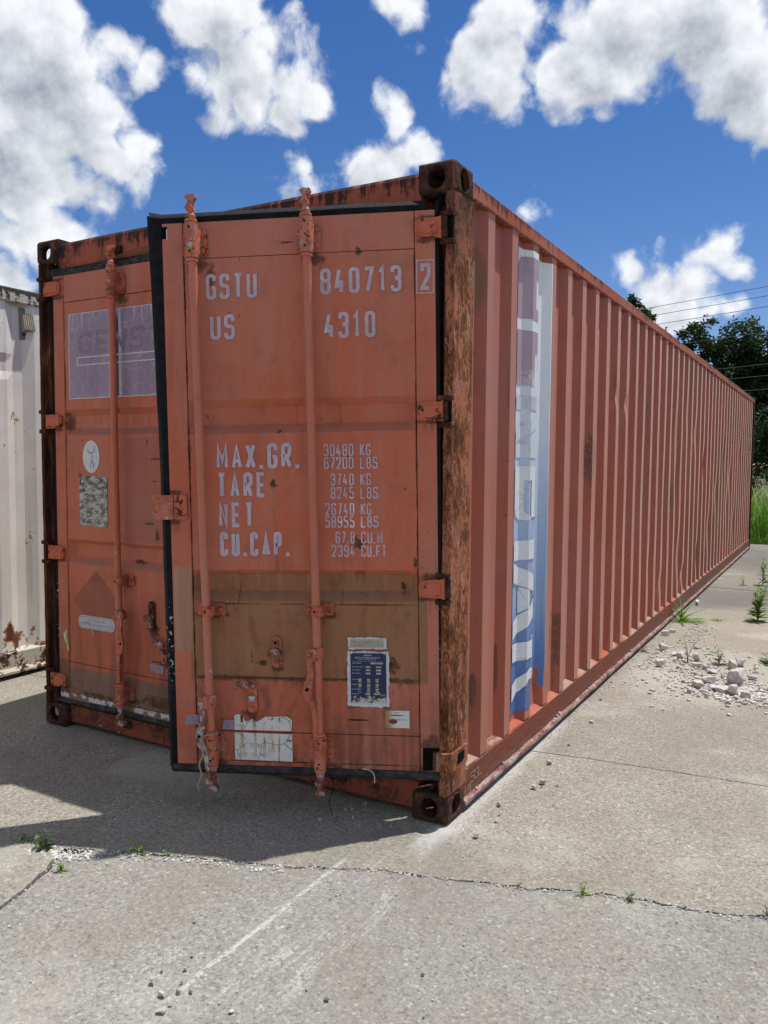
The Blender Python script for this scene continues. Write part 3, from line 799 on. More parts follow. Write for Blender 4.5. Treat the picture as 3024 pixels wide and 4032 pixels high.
M_BLUEP = mat('blue_enamel_plate', fn_plate_blue)
M_CAULK = mat('white_sealant', fn_caulk)
M_INSP = mat('stained_inspection_label', fn_sticker_insp)
M_CONC = mat('exposed_aggregate_concrete', fn_concrete)
M_STONE = mat('limestone', fn_stone)
M_GRAVEL = mat('crushed_stone', fn_gravel)
M_SOIL = mat('soil', fn_soil)
M_BLACK = flat('dark_void', (.004, .004, .004), .9, .1)
M_PRINTW = flat('white_print', (.55, .55, .50), .5)
M_PRINTG = flat('grey_print', (.22, .22, .24), .5)
M_PRINTR = flat('red_print', (.5, .16, .08), .5)
M_GHOST = flat('ghost_red_print', (.275, .185, .248), .55, var=.15, scale=60)
M_WLINE = flat('white_line_print', (.62, .61, .62), .5)
M_PURPLE = flat('lilac_patch', (.32, .23, .30), .55, var=.15, scale=50)
M_BEIGE = flat('brass_plate_blank', (.42, .38, .28), .5, var=.2, scale=90)
M_CORTEN = flat('silver_label', (.50, .48, .52), .4, var=.1, scale=40)
M_ROPE = flat('hemp_rope', (.36, .27, .19), .9, .1)
M_TIE = flat('white_nylon', (.6, .62, .64), .5)
M_CHALKM = flat('chalk_mark', (.42, .27, .21), .9)
M_BLUEBLK = flat('navy_unfaded', (.02, .03, .08), .5)
M_YEL = flat('torn_yellow_paper', (.55, .50, .16), .7)
M_WPAPER = flat('torn_white_paper', (.62, .62, .60), .7)
M_FLOOR = flat('plywood_floor', (.12, .08, .05), .8)
M_WIRE = flat('weathered_wire', (.10, .12, .13), .7, .15)

# ------------------------------------------------------------------ ground
gr = MB().add([(-400, -400, -.06), (400, -400, -.06), (400, 600, -.06), (-400, 600, -.06)], [(0, 1, 2, 3)]).obj('ground', M_SOIL)
tag(gr, kind='structure')
pav = empty('pavement'); tag(pav, kind='structure')

def jag(pts, step, amp, seed):
    """resample a polyline and roughen it"""
    rr = random.Random(seed); out = []
    for a, b in zip(pts, pts[1:]):
        a, b = Vector(a), Vector(b); L = (b - a).length; n = max(1, int(L / step)) if abs(a.x) < 3 and abs(b.x) < 3 else max(1, int(L / .5))
        for i in range(n):
            q = a.lerp(b, i / n); out.append((q.x + rr.gauss(0, amp), q.y + rr.gauss(0, amp)))
    out.append(tuple(pts[-1]))
    return out
J1 = [(-6, -2.56), (-3.2, -1.57), (-2.2, -1.215), (-1.44, -.952), (-1.332, -.925), (-1.251, -.914), (-1.169, -.876), (-1.052, -.837), (-.923, -.776), (-.762, -.704), (-.637, -.669), (-.477, -.603), (-.32, -.537), (-.052, -.408),
      (.11, -.364), (.277, -.305), (.429, -.262), (.569, -.195), (.7, -.159), (.804, -.121), (.911, -.106), (1.015, -.091), (1.151, -.029), (2.2, .34), (5, 1.32)]
J2 = [(-1.132, -.90), (-1.063, -1.054), (-1.013, -1.178), (-.98, -1.27), (-.75, -1.80), (-.25, -3.0), (2, -8), (3.5, -12)]
J3 = [(-6, .30), (-3, .62), (-1.2, .83), (-.004, .981), (.232, 1.021), (.45, 1.047), (.721, 1.072), (1.07, 1.111), (2.5, 1.28), (5, 1.58)]
J1j = jag(J1, .035, .0045, 1)
J3j = jag(J3, .05, .003, 2)
J2j = jag(J2, .035, .005, 3)
def off(pts, dx, dy, amp=0, seed=0):
    rr = random.Random(seed); return [(x + dx + rr.gauss(0, amp), y + dy + rr.gauss(0, amp)) for x, y in pts]
def slab(poly, tone, top=0.0):
    o = MB().prism(poly, top, -.05, 'z').obj('concrete_slab', M_CONC, pav)
    o.color = (*tone, 1)
    return o
i2 = min(range(len(J1j)), key=lambda i: abs(J1j[i][0] + 1.132))
WARM = (.88, .845, .77); COOL = (.86, .865, .85); PALE = (.96, .935, .87)
up1 = off(J1j, 0, .004, .002, 5); dn1 = off(J1j, 0, -.004, .002, 6)
slab(up1 + list(reversed(off(J3j, 0, -.0022, .001, 7))), WARM, -.002)
e3 = off(J3j, 0, .0022, .001, 8)
slab(e3 + [(5, 7.25), (-6, 7.05)], (.84, .80, .73), -.001)
slab([(-6, 7.07), (5, 7.27), (5, 13.05), (-6, 13.05)], (.72, .705, .665))
slab([p for p in dn1[i2 + 2:]] + [(5, -12), (3.52, -12)] + list(reversed(off(J2j[1:], .007, 0, .002, 9))), COOL, -.004)
slab(dn1[:i2] + off(J2j[1:], -.007, 0, .002, 10) + [(-6, -12)], PALE, .0)
slab([(5.02, -12), (16, -12), (16, 13), (5.02, 13)], COOL)
slab([(-6.02, -12), (-6.02, 13), (-16, 13), (-16, -12)], WARM)

# ------------------------------------------------------------------ stroke lettering
GL = {
 '0': [(1, [(0, 0), (1, 0), (1, 1), (0, 1)])], 'O': [(1, [(0, 0), (1, 0), (1, 1), (0, 1)])],
 '1': [(0, [(.12, .80), (.55, 1), (.55, 0)])], '2': [(0, [(0, .74), (0, 1), (1, 1), (1, .6), (0, 0), (1, 0)])],
 '3': [(0, [(0, .78), (0, 1), (1, 1), (1, .53), (.35, .53)]), (0, [(.35, .5), (1, .5), (1, 0), (0, 0), (0, .22)])],
 '4': [(0, [(.42, 1), (0, .26), (1, .26)]), (0, [(.70, .52), (.70, 0)])],
 '5': [(0, [(1, 1), (0, 1), (0, .57), (1, .57), (1, 0), (0, 0), (0, .2)])],
 '6': [(0, [(1, .8), (1, 1), (0, 1), (0, 0), (1, 0), (1, .55), (0, .55)])], '7': [(0, [(0, 1), (1, 1), (.35, 0)])],
 '8': [(1, [(0, 0), (1, 0), (1, .52), (0, .52)]), (1, [(0, .52), (1, .52), (1, 1), (0, 1)])],
 '9': [(0, [(1, .45), (0, .45), (0, 1), (1, 1), (1, 0), (0, 0), (0, .2)])],
 'G': [(0, [(1, .76), (1, 1), (0, 1), (0, 0), (1, 0), (1, .46), (.55, .46)])], 'S': [(0, [(1, .76), (1, 1), (0, 1), (0, .52), (1, .52), (1, 0), (0, 0), (0, .24)])],
 'T': [(0, [(0, 1), (1, 1)]), (0, [(.5, 1), (.5, 0)])], 'U': [(0, [(0, 1), (0, 0), (1, 0), (1, 1)])],
 'M': [(0, [(0, 0), (0, 1), (.5, .3), (1, 1), (1, 0)])], 'A': [(0, [(0, 0), (.5, 1), (1, 0)]), (0, [(.2, .3), (.8, .3)])],
 'X': [(0, [(0, 0), (1, 1)]), (0, [(0, 1), (1, 0)])], 'R': [(0, [(0, 0), (0, 1), (1, 1), (1, .5), (0, .5)]), (0, [(.42, .5), (1, 0)])],
 'E': [(0, [(1, 1), (0, 1), (0, 0), (1, 0)]), (0, [(0, .5), (.85, .5)])], 'N': [(0, [(0, 0), (0, 1), (1, 0), (1, 1)])],
 'C': [(0, [(1, .74), (1, 1), (0, 1), (0, 0), (1, 0), (1, .26)])], 'P': [(0, [(0, 0), (0, 1), (1, 1), (1, .46), (0, .46)])],
 'K': [(0, [(0, 0), (0, 1)]), (0, [(1, 1), (0, .4)]), (0, [(.32, .58), (1, 0)])], 'B': [(1, [(0, 0), (1, 0), (1, .52), (0, .52)]), (1, [(0, .52), (.92, .52), (.92, 1), (0, 1)])],
 'L': [(0, [(0, 1), (0, 0), (1, 0)])], 'F': [(0, [(1, 1), (0, 1), (0, 0)]), (0, [(0, .5), (.8, .5)])], '/': [(0, [(0, 0), (1, 1)])]}
SHARP = set('ETFLKNMAX7142/')

def roundpoly(pts, closed, rad):
    out = []; n = len(pts)
    for i in range(n):
        p = Vector(pts[i])
        if not closed and i in (0, n - 1): out.append(p); continue
        a, b = Vector(pts[i - 1]), Vector(pts[(i + 1) % n])
        da, db = (a - p), (b - p)
        rr = min(rad, da.length * .49, db.length * .49)
        if rr < 1e-5: out.append(p); continue
        p0, p1 = p + da.normalized() * rr, p + db.normalized() * rr
        for k in range(5):
            t = k / 4; out.append(p0 * (1 - t) ** 2 + p * 2 * t * (1 - t) + p1 * t * t)
    return out

def ribbon(pts, w, closed=False):
    n = len(pts); L, Rr = [], []
    for i in range(n):
        a = pts[i - 1] if (closed or i) else None; b = pts[(i + 1) % n] if (closed or i < n - 1) else None
        p = pts[i]
        d1 = (p - a).normalized() if a is not None else None; d2 = (b - p).normalized() if b is not None else None
        if d1 is None: d1 = d2
        if d2 is None: d2 = d1
        n1, n2 = Vector((-d1.y, d1.x)), Vector((-d2.y, d2.x))
        nn = (n1 + n2)
        if nn.length < .2: nn = n1
        nn.normalize(); k = w / 2 / max(.45, nn.dot(n1))
        L.append(p + nn * k); Rr.append(p - nn * k)
    vs = L + Rr
    fs = [(i, i + n, (i + 1) % n + n, (i + 1) % n) for i in range(n if closed else n - 1)]
    return vs, fs

def strokes(text, x0, x1, z0, z1, t, aspect=None):
    """list of (verts2d, faces) for a line of text fitted to a box"""
    wt = [{'.': .42, ' ': .55, '1': .85, 'M': 1.15, 'I': .4}.get(ch, 1.0) for ch in text]
    gap = t * .95
    tot = sum(wt); wu = (x1 - x0 - gap * (len(text) - 1)) / tot
    x = x0; out = []
    for ch, k in zip(text, wt):
        w = wu * k
        if ch == '.': out.append(([Vector((x, z0)), Vector((x + t, z0)), Vector((x + t, z0 + t)), Vector((x, z0 + t))], [(0, 1, 2, 3)]))
        elif ch in GL:
            for cl, pts in GL[ch]:
                pp = [(x + t / 2 + q[0] * (w - t), z0 + t / 2 + q[1] * (z1 - z0 - t)) for q in pts]
                if ch in SHARP: pp = [Vector(q) for q in pp]
                else: pp = roundpoly(pp, cl, (w - t) * .48)
                out.append(ribbon(pp, t, cl))
        x += w + gap
    return out

def put_strokes(name, items, fn, m, parent):
    """fn maps (x, z, layer) to 3-D"""
    b = MB()
    for k, (vs, fs) in enumerate(items): b.add([fn(v.x, v.y, k) for v in vs], fs)
    me = bpy.data.meshes.new(name); me.from_pydata(b.v, [], b.f)
    return link(name, me, m, parent)

def fontmesh(text, x0, x1, z0, z1, y, m, parent, name='lettering', shear=0):
    cu = bpy.data.curves.new('t', 'FONT'); cu.body = text; cu.size = 1; cu.shear = shear; cu.offset = .008; cu.resolution_u = 2
    to = bpy.data.objects.new('t', cu); COL.objects.link(to)
    me = bpy.data.meshes.new_from_object(to.evaluated_get(bpy.context.evaluated_depsgraph_get()))
    bpy.data.objects.remove(to); bpy.data.curves.remove(cu)
    xs = [v.co.x for v in me.vertices]; ys = [v.co.y for v in me.vertices]
    a, b, c_, d = min(xs), max(xs), min(ys), max(ys)
    for v in me.vertices:
        v.co = Vector((x0 + (v.co.x - a) / (b - a) * (x1 - x0), y, z0 + (v.co.y - c_) / (d - c_) * (z1 - z0)))
    me.materials.clear(); me.name = name
    return link(name, me, m, parent)

# ------------------------------------------------------------------ shipping container (orange)
box40 = empty('shipping_container')
tag(box40, 'long faded orange shipping container with one door ajar standing on the concrete', 'shipping container')
L40, W40, H40 = 12.192, 2.438, 2.591

def stadium(cx, cz, w, h, n=8):
    rr = min(w, h) / 2; out = []
    for (sx, sz, a0) in ((1, 1, 0), (-1, 1, 90), (-1, -1, 180), (1, -1, 270)):
        for k in range(n + 1):
            a = R(a0 + 90 * k / n); out.append((cx + sx * (w / 2 - rr) + rr * math.cos(a), cz + sz * (h / 2 - rr) + rr * math.sin(a)))
    return out

def casting_mesh():
    """hollow corner casting, outer corner at the origin, reaching to -x, +y, +z"""
    bm = bmesh.new(); bmesh.ops.create_cube(bm, size=1)
    for v in bm.verts: v.co = Vector((-.081 + v.co.x * .162, .089 + v.co.y * .178, .059 + v.co.z * .118))
    ed = [e for e in bm.edges if all(abs(v.co.x) < 1e-5 for v in e.verts) or all(abs(v.co.y) < 1e-5 for v in e.verts) or all(v.co.z > .117 for v in e.verts)]
    bmesh.ops.bevel(bm, geom=ed, offset=.019, segments=4, affect='EDGES', profile=.5)
    me = bpy.data.meshes.new('c'); bm.to_mesh(me); bm.free()
    ob = bpy.data.objects.new('c', me); COL.objects.link(ob)
    tmp = [ob]
    cut = MB().box(-.134, -.024, .024, .154, .022, .098).mesh('k')
    cut2 = MB().prism(stadium(-.080, .061, .076, .086), -.02, .06, 'y').mesh('k2')
    cut3 = MB().prism(stadium(.089, .061, .080, .090), -.06, .02, 'x').mesh('k3')
    cut4 = MB().prism(stadium(-.081, .089, .062, .11), .06, .14, 'z').mesh('k4')
    for k in (cut, cut2, cut3, cut4):
        c_ = bpy.data.objects.new('k', k); COL.objects.link(c_); tmp.append(c_)
        md = ob.modifiers.new('b', 'BOOLEAN'); md.object = c_; md.operation = 'DIFFERENCE'; md.solver = 'EXACT'
    bpy.context.view_layer.update()
    res = bpy.data.meshes.new_from_object(ob.evaluated_get(bpy.context.evaluated_depsgraph_get()))
    for t in tmp: bpy.data.objects.remove(t)
    res.name = 'corner_casting'; res.materials.clear(); res.materials.append(M_CAST)
    return res
CAST = casting_mesh()
cast_cache = {}
def casting(parent, x, y, z, sx, sy, sz):
    key = (sx, sy, sz)
    if key not in cast_cache:
        me = CAST.copy()
        for v in me.vertices: v.co = Vector((v.co.x * sx, v.co.y * sy, v.co.z * sz))
        if sx * sy * sz < 0: me.flip_normals()
        cast_cache[key] = me
    o = link('corner_casting', cast_cache[key], None, parent); o.location = (x, y, z)
    return autosmooth(o, 40)
for x, sx in ((0, 1), (-W40, -1)):
    for y, sy in ((0, 1), (L40, -1)):
        casting(box40, x, y, 0, sx, sy, 1)
        casting(box40, x, y, H40, sx, sy, -1)

# corner posts: a face plate with a hinge channel behind it
def roughen(o, amp, scale, vs=.25):
    me = o.data
    for v in me.vertices:
        n = mnoise.noise(Vector((v.co.x * scale, v.co.y * scale, v.co.z * scale * vs)))
        n2 = mnoise.noise(Vector((v.co.x * scale * 3 + 5, v.co.y * scale * 3, v.co.z * scale * vs * 3)))
        v.co += v.normal * amp * (n + .6 * n2)
def gridbox(b, prof, z0, z1, nz):
    """profile polygon swept up in nz rows"""
    n = len(prof); vs = []; fs = []
    for k in range(nz + 1):
        z = z0 + (z1 - z0) * k / nz
        vs += [(x, y, z) for x, y in prof]
    for k in range(nz):
        for i in range(n): fs.append((k * n + i, k * n + (i + 1) % n, (k + 1) * n + (i + 1) % n, (k + 1) * n + i))
    fs.append(tuple(range(n - 1, -1, -1))); fs.append(tuple(range(nz * n, nz * n + n)))
    return b.add(vs, fs)
def sub(poly, d):
    out = []
    for i, p in enumerate(poly):
        q = poly[(i + 1) % len(poly)]; L = math.hypot(q[0] - p[0], q[1] - p[1]); n = max(1, int(L / d))
        out += [(p[0] + (q[0] - p[0]) * k / n, p[1] + (q[1] - p[1]) * k / n) for k in range(n)]
    return out
prof = [(-.004, .012), (-.012, .004), (-.034, .003), (-.040, .008), (-.044, .030), (-.058, .034), (-.062, .075), (-.030, .090), (-.030, .185), (-.004, .190)]
post = gridbox(MB(), sub(prof, .012), .117, H40 - .117, 150).obj('corner_post', M_POST, box40)
roughen(post, .0022, 60)
profl = [(-W40 + .004, .012), (-W40 + .012, .004), (-W40 + .036, .003), (-W40 + .040, .030), (-W40 + .062, .034), (-W40 + .068, .075), (-W40 + .035, .09), (-W40 + .035, .185), (-W40 + .004, .19)]
o = gridbox(MB(), sub(profl, .02), .117, H40 - .117, 90).obj('corner_post', M_INPOST, box40)
roughen(o, .0018, 60)
for x in (-.155, -W40 + .004):
    MB().box(x, x + .151, L40 - .10, L40 - .004, .117, H40 - .117, .006).obj('corner_post', M_INPOST, box40)

# header and sill of the door opening, top rails, bottom rails
def wavy_beam(prof_yz, x0, x1, n, bow=0, amp=.002, seed=1):
    b = MB(); m_ = len(prof_yz); vs = []; fs = []
    for i in range(n + 1):
        t = i / n; x = x0 + (x1 - x0) * t
        for j, (y, z) in enumerate(prof_yz):
            w = mnoise.noise(Vector((x * 4 + seed, j * 3.1, 0))) * amp
            vs.append((x, y + w, z + w + bow * 4 * t * (1 - t)))
    for i in range(n):
        for j in range(m_): fs.append((i * m_ + j, i * m_ + (j + 1) % m_, (i + 1) * m_ + (j + 1) % m_, (i + 1) * m_ + j))
    fs.append(tuple(range(m_))); fs.append(tuple(range(n * m_ + m_ - 1, n * m_ - 1, -1)))
    return b.add(vs, fs)
wavy_beam([(.030, 2.440), (.022, 2.450), (.022, 2.552), (.030, 2.566), (.10, 2.566), (.10, 2.440)], -W40 + .155, -.155, 60, .004).obj('door_header', M_HEAD, box40)
wavy_beam([(.050, .020), (.046, .028), (.046, .128), (.052, .136), (.12, .136), (.12, .020)], -W40 + .155, -.155, 60, -.003).obj('door_sill', M_SILL, box40)
for u0 in (-.535, -.985, -1.40, -1.845):                 # cam keepers on header and sill
    MB().box(u0 - .038, u0 + .038, .004, .026, 2.462, 2.500, .004).box(u0 - .034, u0 - .018, -.010, .006, 2.462, 2.496, .003).obj('cam_keeper', M_CAST, box40)
    MB().box(u0 - .036, u0 + .036, .030, .050, .066, .104, .004).box(u0 - .032, u0 - .018, .016, .034, .068, .100, .003).obj('cam_keeper', M_CAST, box40)

def ybeam(prof_xz, y0, y1, n, amp, seed):
    b = MB(); m_ = len(prof_xz); vs = []; fs = []
    for i in range(n + 1):
        y = y0 + (y1 - y0) * i / n
        for j, (x, z) in enumerate(prof_xz):
            w = mnoise.noise(Vector((y * 2.2 + seed, j * .4, 0))) * amp; w2 = mnoise.noise(Vector((y * 9 + seed, j * 1.7, 4))) * amp * .6
            vs.append((x + w + w2, y, z + w * .8 + w2))
    for i in range(n):
        for j in range(m_): fs.append((i * m_ + j, i * m_ + (j + 1) % m_, (i + 1) * m_ + (j + 1) % m_, (i + 1) * m_ + j))
    fs.append(tuple(range(m_))); fs.append(tuple(range(n * m_ + m_ - 1, n * m_ - 1, -1)))
    return b.add(vs, fs)
TR = [(-.062, 2.490), (-.006, 2.486), (.000, 2.492), (.000, 2.548), (-.006, 2.555), (-.062, 2.555)]
ybeam(TR, .170, L40 - .17, 260, .0026, 3).obj('top_side_rail', M_RAIL, box40)
ybeam([(-W40 - x, z) for x, z in TR], .170, L40 - .17, 40, .002, 9).obj('top_side_rail', M_RAIL, box40)
BR = [(-.07, .214), (-.046, .196), (-.014, .172), (-.008, .165), (-.010, .060), (-.012, .048), (.002, .046), (.008, .040), (.009, .028), (.004, .021), (-.07, .021)]
ybeam(BR, .170, L40 - .17, 420, .0032, 5).obj('bottom_side_rail', M_BRAIL, box40)
ybeam([(-W40 - x, z) for x, z in BR], .170, L40 - .17, 40, .002, 6).obj('bottom_side_rail', M_BRAIL, box40)

# corrugated right wall
XO, XI = -.007, -.043
def side_profile():
    pts = [(.188, XI)]
    for k in range(42):
        e = .4195 + .2786 * k
        pts += [(e - .124, XI), (e - .073, XO), (e, XO), (e + .051, XI)]
    pts.append((12.02, XI))
    return pts
PROF = side_profile()
def xside(y):
    for (a, xa), (b, xb) in zip(PROF, PROF[1:]):
        if a <= y <= b: return xa + (xb - xa) * (y - a) / (b - a)
    return XI
DENTS = [(2.62, 1.88, .10, .05, .018), (2.90, 1.85, .10, .06, .022), (4.75, 1.72, .12, .30, .022), (4.95, 1.30, .14, .22, .020), (5.3, 1.95, .12, .2, .016), (5.05, .55, .16, .22, .024), (5.4, .35, .12, .10, .028),
         (5.9, 1.75, .12, .15, .02), (3.85, .62, .12, .14, .016), (3.0, .9, .12, .3, .010), (6.6, 1.45, .12, .16, .024), (7.0, .70, .16, .2, .026), (7.6, 1.1, .14, .2, .022), (6.3, .48, .12, .15, .025), (8.3, 1.5, .2, .2, .02), (9.0, 1.25, .14, .22, .026), (9.6, .6, .2, .2, .026),
         (8.7, .9, .2, .3, .02), (10.2, 1.6, .2, .2, .02), (1.10, .30, .10, .07, .020), (2.2, .9, .12, .3, .008), (3.5, 1.2, .16, .5, .010), (4.4, 1.1, .12, .4, .014), (4.25, .42, .1, .1, .016)]
def dent(y, z):
    d = 0
    for y0, z0, ry, rz, k in DENTS:
        q = ((y - y0) / ry) ** 2 + ((z - z0) / rz) ** 2
        if q < 6: d += k * .75 * math.exp(-q * 1.2)
    j = mnoise.noise(Vector((round(y * 7.2), z * 1.6, 2.5))) * .0013 * min(1, max(0, (y - 1.2)) / 3)
    return -d + j
ZR = [.178 + (2.49 - .178) * k / 56 for k in range(57)]
brk = [.188] + [.4195 + .2786 * k + .102 for k in range(5, 41, 6)] + [12.02]
for a, b in zip(brk, brk[1:]):
    ys = [(y, x) for y, x in PROF if a < y < b]
    ys = [(a, XI)] + ys + [(b, XI)]
    fy = []
    for (p, q) in zip(ys, ys[1:]):
        fy.append(p); fy.append(((p[0] + q[0]) / 2, (p[1] + q[1]) / 2))
    fy.append(ys[-1])
    vs, fs = [], []
    n = len(fy)
    for z in ZR:
        for y, x in fy: vs.append((x + dent(y, z) * (1.0 if x > XI + .004 else .55), y + dent(y, z) * .25, z))
    for k in range(len(ZR) - 1):
        for i in range(n - 1): fs.append((k * n + i, k * n + i + 1, (k + 1) * n + i + 1, (k + 1) * n + i))
    o = MB().add(vs, fs).obj('side_panel', M_SIDE, box40)
    autosmooth(o, 24)
# the other walls, roof and floor, plain corrugated sheets
vs = [(-W40 - x, y, z) for z in (.178, 2.49) for y, x in PROF]; n = len(PROF)
MB().add(vs, [(i, i + 1, n + i + 1, n + i) for i in range(n - 1)]).obj('side_panel', M_SIDE, box40)
pts = []
x = -W40 + .15; k = 0
while x < -.16:
    for dx_, dy_ in ((0, 0), (.07, 0), (.12, -.04), (.19, -.04)): pts.append((x + dx_, L40 - .012 + dy_))
    x += .24
vs = [(x, y, z) for z in (.12, 2.48) for x, y in pts]; n = len(pts)
MB().add(vs, [(i, i + 1, n + i + 1, n + i) for i in range(n - 1)]).obj('end_panel', M_SIDE, box40)
pts = []; y = .10; k = 0
while y < 12.1: pts.append((y, 2.548 + (.012 if k % 4 in (1, 2) else 0))); y += .05 if k % 2 else .09; k += 1
vs = [(x, y, z) for x in (-W40 + .03, -.03) for y, z in pts]; n = len(pts)
MB().add(vs, [(i, i + 1, n + i + 1, n + i) for i in range(n - 1)]).obj('roof_panel', M_PAINT, box40)
MB().box(-W40 + .06, -.06, .13, 12.08, .12, .15).obj('floor_panel', M_FLOOR, box40)

# side decal, a sheet glued over the corrugation
def on_side(y, z, k): return (xside(y) + dent(y, z) + k, y, z)
ys = [.6985] + [y for y, x in PROF if .6985 < y < 1.195] + [.78, .86, .95, 1.0, 1.08, 1.15, 1.193]
ys = sorted(set(ys)); zs = [.226 + (2.452 - .226) * k / 40 for k in range(41)]
b = MB(); n = len(ys)
b.add([on_side(y, z if z > .24 else .226 + .05 * (1 if y > 1.06 else 0), .0018) for z in zs for y in ys], [(k * n + i, k * n + i + 1, (k + 1) * n + i + 1, (k + 1) * n + i) for k in range(40) for i in range(n - 1)])
o = b.obj('decal', M_DECAL, box40); o['label'] = 'tall blue and white faded decal strip with vertical lettering'
decal = o
# vertical letters, reading downwards, tops towards the rear
def dletters():
    t = .105
    S0, S1 = .795, 1.078          # letter foot / head along y
    def A(p, q): return (S0 + p * (S1 - S0), q)
    polys = []
    def bar(pts, w): polys.append([Vector(A(*p)) for p in pts])
    def rect(p0, p1, z0, z1): polys.append([Vector(A(p0, z0)), Vector(A(p1, z0)), Vector(A(p1, z1)), Vector(A(p0, z1))])
    # G
    rect(0, .54, 2.13, 2.36); rect(.54, 1, 2.13, 2.185); rect(.80, 1, 2.185, 2.27); rect(.86, 1, 2.27, 2.36); rect(.54, .86, 2.325, 2.36)
    polys.append([Vector(A(a, b)) for a, b in ((0, 2.36), (1, 2.36), (.98, 2.39), (.90, 2.412), (.75, 2.42), (.25, 2.42), (.10, 2.412), (.02, 2.39))])
    # E
    rect(0, .52, 1.815, 2.075); rect(.52, 1, 1.975, 2.075); rect(.78, 1, 1.90, 1.975)
    # N
    rect(0, 1, 1.70, 1.765); rect(0, 1, 1.47, 1.535)
    polys.append([Vector(A(a, b)) for a, b in ((0, 1.535), (1, 1.665), (1, 1.70), (.9, 1.70), (0, 1.60))])
    # S
    rect(0, .28, 1.21, 1.43); rect(.28, .46, 1.36, 1.43); rect(.46, .64, 1.18, 1.43); rect(.64, .80, 1.17, 1.24); rect(.80, 1, 1.165, 1.43)
    polys.append([Vector(A(a, b)) for a, b in ((0, 1.21), (.28, 1.21), (.46, 1.18), (.40, 1.165), (.18, 1.172), (.05, 1.19))])
    # T
    rect(.78, 1, .855, 1.11); rect(0, .78, .975, 1.07)
    # A
    polys.append([Vector(A(a, b)) for a, b in ((0, .965), (.52, .905), (.92, .845), (1, .80), (.70, .80), (.52, .822), (0, .87))])
    polys.append([Vector(A(a, b)) for a, b in ((0, .59), (.52, .66), (.92, .73), (1, .80), (.70, .80), (.52, .745), (0, .68))])
    polys.append([Vector(A(a, b)) for a, b in ((.20, .715), (.46, .74), (.46, .825), (.20, .845))])
    # R
    rect(0, .78, .48, .57); rect(.78, 1, .38, .57); rect(.50, .78, .375, .43)
    polys.append([Vector(A(a, b)) for a, b in ((.50, .375), (.78, .375), (.78, .42), (.50, .43), (0, .37), (0, .285))])
    return polys
for k, poly in enumerate(dletters()):
    bm = bmesh.new(); vv = [bm.verts.new((p.x, p.y, 0)) for p in poly]
    try: bm.faces.new(vv)
    except ValueError: pass
    for yk, _ in PROF:
        if .7 < yk < 1.2: bmesh.ops.bisect_plane(bm, geom=bm.verts[:] + bm.edges[:] + bm.faces[:], plane_co=(yk, 0, 0), plane_no=(1, 0, 0))
    for v in bm.verts: v.co = Vector(on_side(v.co.x, v.co.y, .0032 + .00012 * k))
    me = bpy.data.meshes.new('letter_stroke'); bm.to_mesh(me); bm.free()
    link('letter_stroke', me, M_DLET, decal)

# marks near the far end of the wall
for (y, z0, z1, m) in ((11.52, 1.92, 2.10, M_WLINE), (11.50, 1.62, 1.86, M_PRINTG), (11.50, 1.18, 1.42, M_BEIGE), (11.30, 1.62, 1.86, M_WLINE)):
    e = min(range(42), key=lambda k: abs(.4195 + .2786 * k - .036 - y)); yc = .4195 + .2786 * e - .036
    put_strokes('lettering', strokes('0' if m is not M_PRINTG else '4', yc - .03, yc + .03, z0, z1, .018), lambda a, z, k: (XO + .004, a, z), m, box40)
# chalk scrawl on the bottom rail
put_strokes('lettering', strokes('SGL', .245, .365, .095, .140, .0035), lambda a, z, k: (-.0055, a, z + (a - .3) * .05), M_CHALKM, box40)
put_strokes('lettering', strokes('L/B', .19, .245, .050, .10, .0035), lambda a, z, k: (-.0052, a, z), M_CHALKM, box40)

# stones and grit lodged on the bottom rail
# ------------------------------------------------------------------ doors
def sheet_door(us, zs, depth, y0, X, m, name, parent):
    """panel with recessed ribs; depth(u, z) is how far the sheet is pushed in"""
    n = len(us); vs = [(X(a), y0 + depth(a, z), z) for z in zs for a in us]
    fs = [(k * n + i, k * n + i + 1, (k + 1) * n + i + 1, (k + 1) * n + i) for k in range(len(zs) - 1) for i in range(n - 1)]
    nb = len(vs)
    vs += [(X(a), y0 + .045, z) for z in (zs[0], zs[-1]) for a in (us[0], us[-1])]
    fs.append((nb, nb + 1, nb + 3, nb + 2))
    return MB().add(vs, fs).obj(name, m, parent)

def bolt(parent, x, y, z, rad=.0095, m=None):
    b = MB(); b.prism([(x + rad * 1.25 * math.cos(a * math.pi / 8), z + rad * 1.25 * math.sin(a * math.pi / 8)) for a in range(16)], y, y - .003, 'y')
    b.prism([(x + rad * math.cos(R(60 * a + 12)), z + rad * math.sin(R(60 * a + 12))) for a in range(6)], y - .003, y - .010, 'y')
    return b.obj('bolt', m or M_FIT, parent)

def rplate(x0, x1, z0, z1, y0, y1, rad, b=None):
    b = b or MB(); return b.prism(stad_rect(x0, x1, z0, z1, rad), y0, y1, 'y')
def stad_rect(x0, x1, z0, z1, rr, n=4):
    if x0 > x1: x0, x1 = x1, x0
    out = []
    for cx, cz, a0 in ((x1 - rr, z1 - rr, 0), (x0 + rr, z1 - rr, 90), (x0 + rr, z0 + rr, 180), (x1 - rr, z0 + rr, 270)):
        for k in range(n + 1): out.append((cx + rr * math.cos(R(a0 + 90 * k / n)), cz + rr * math.sin(R(a0 + 90 * k / n))))
    return out

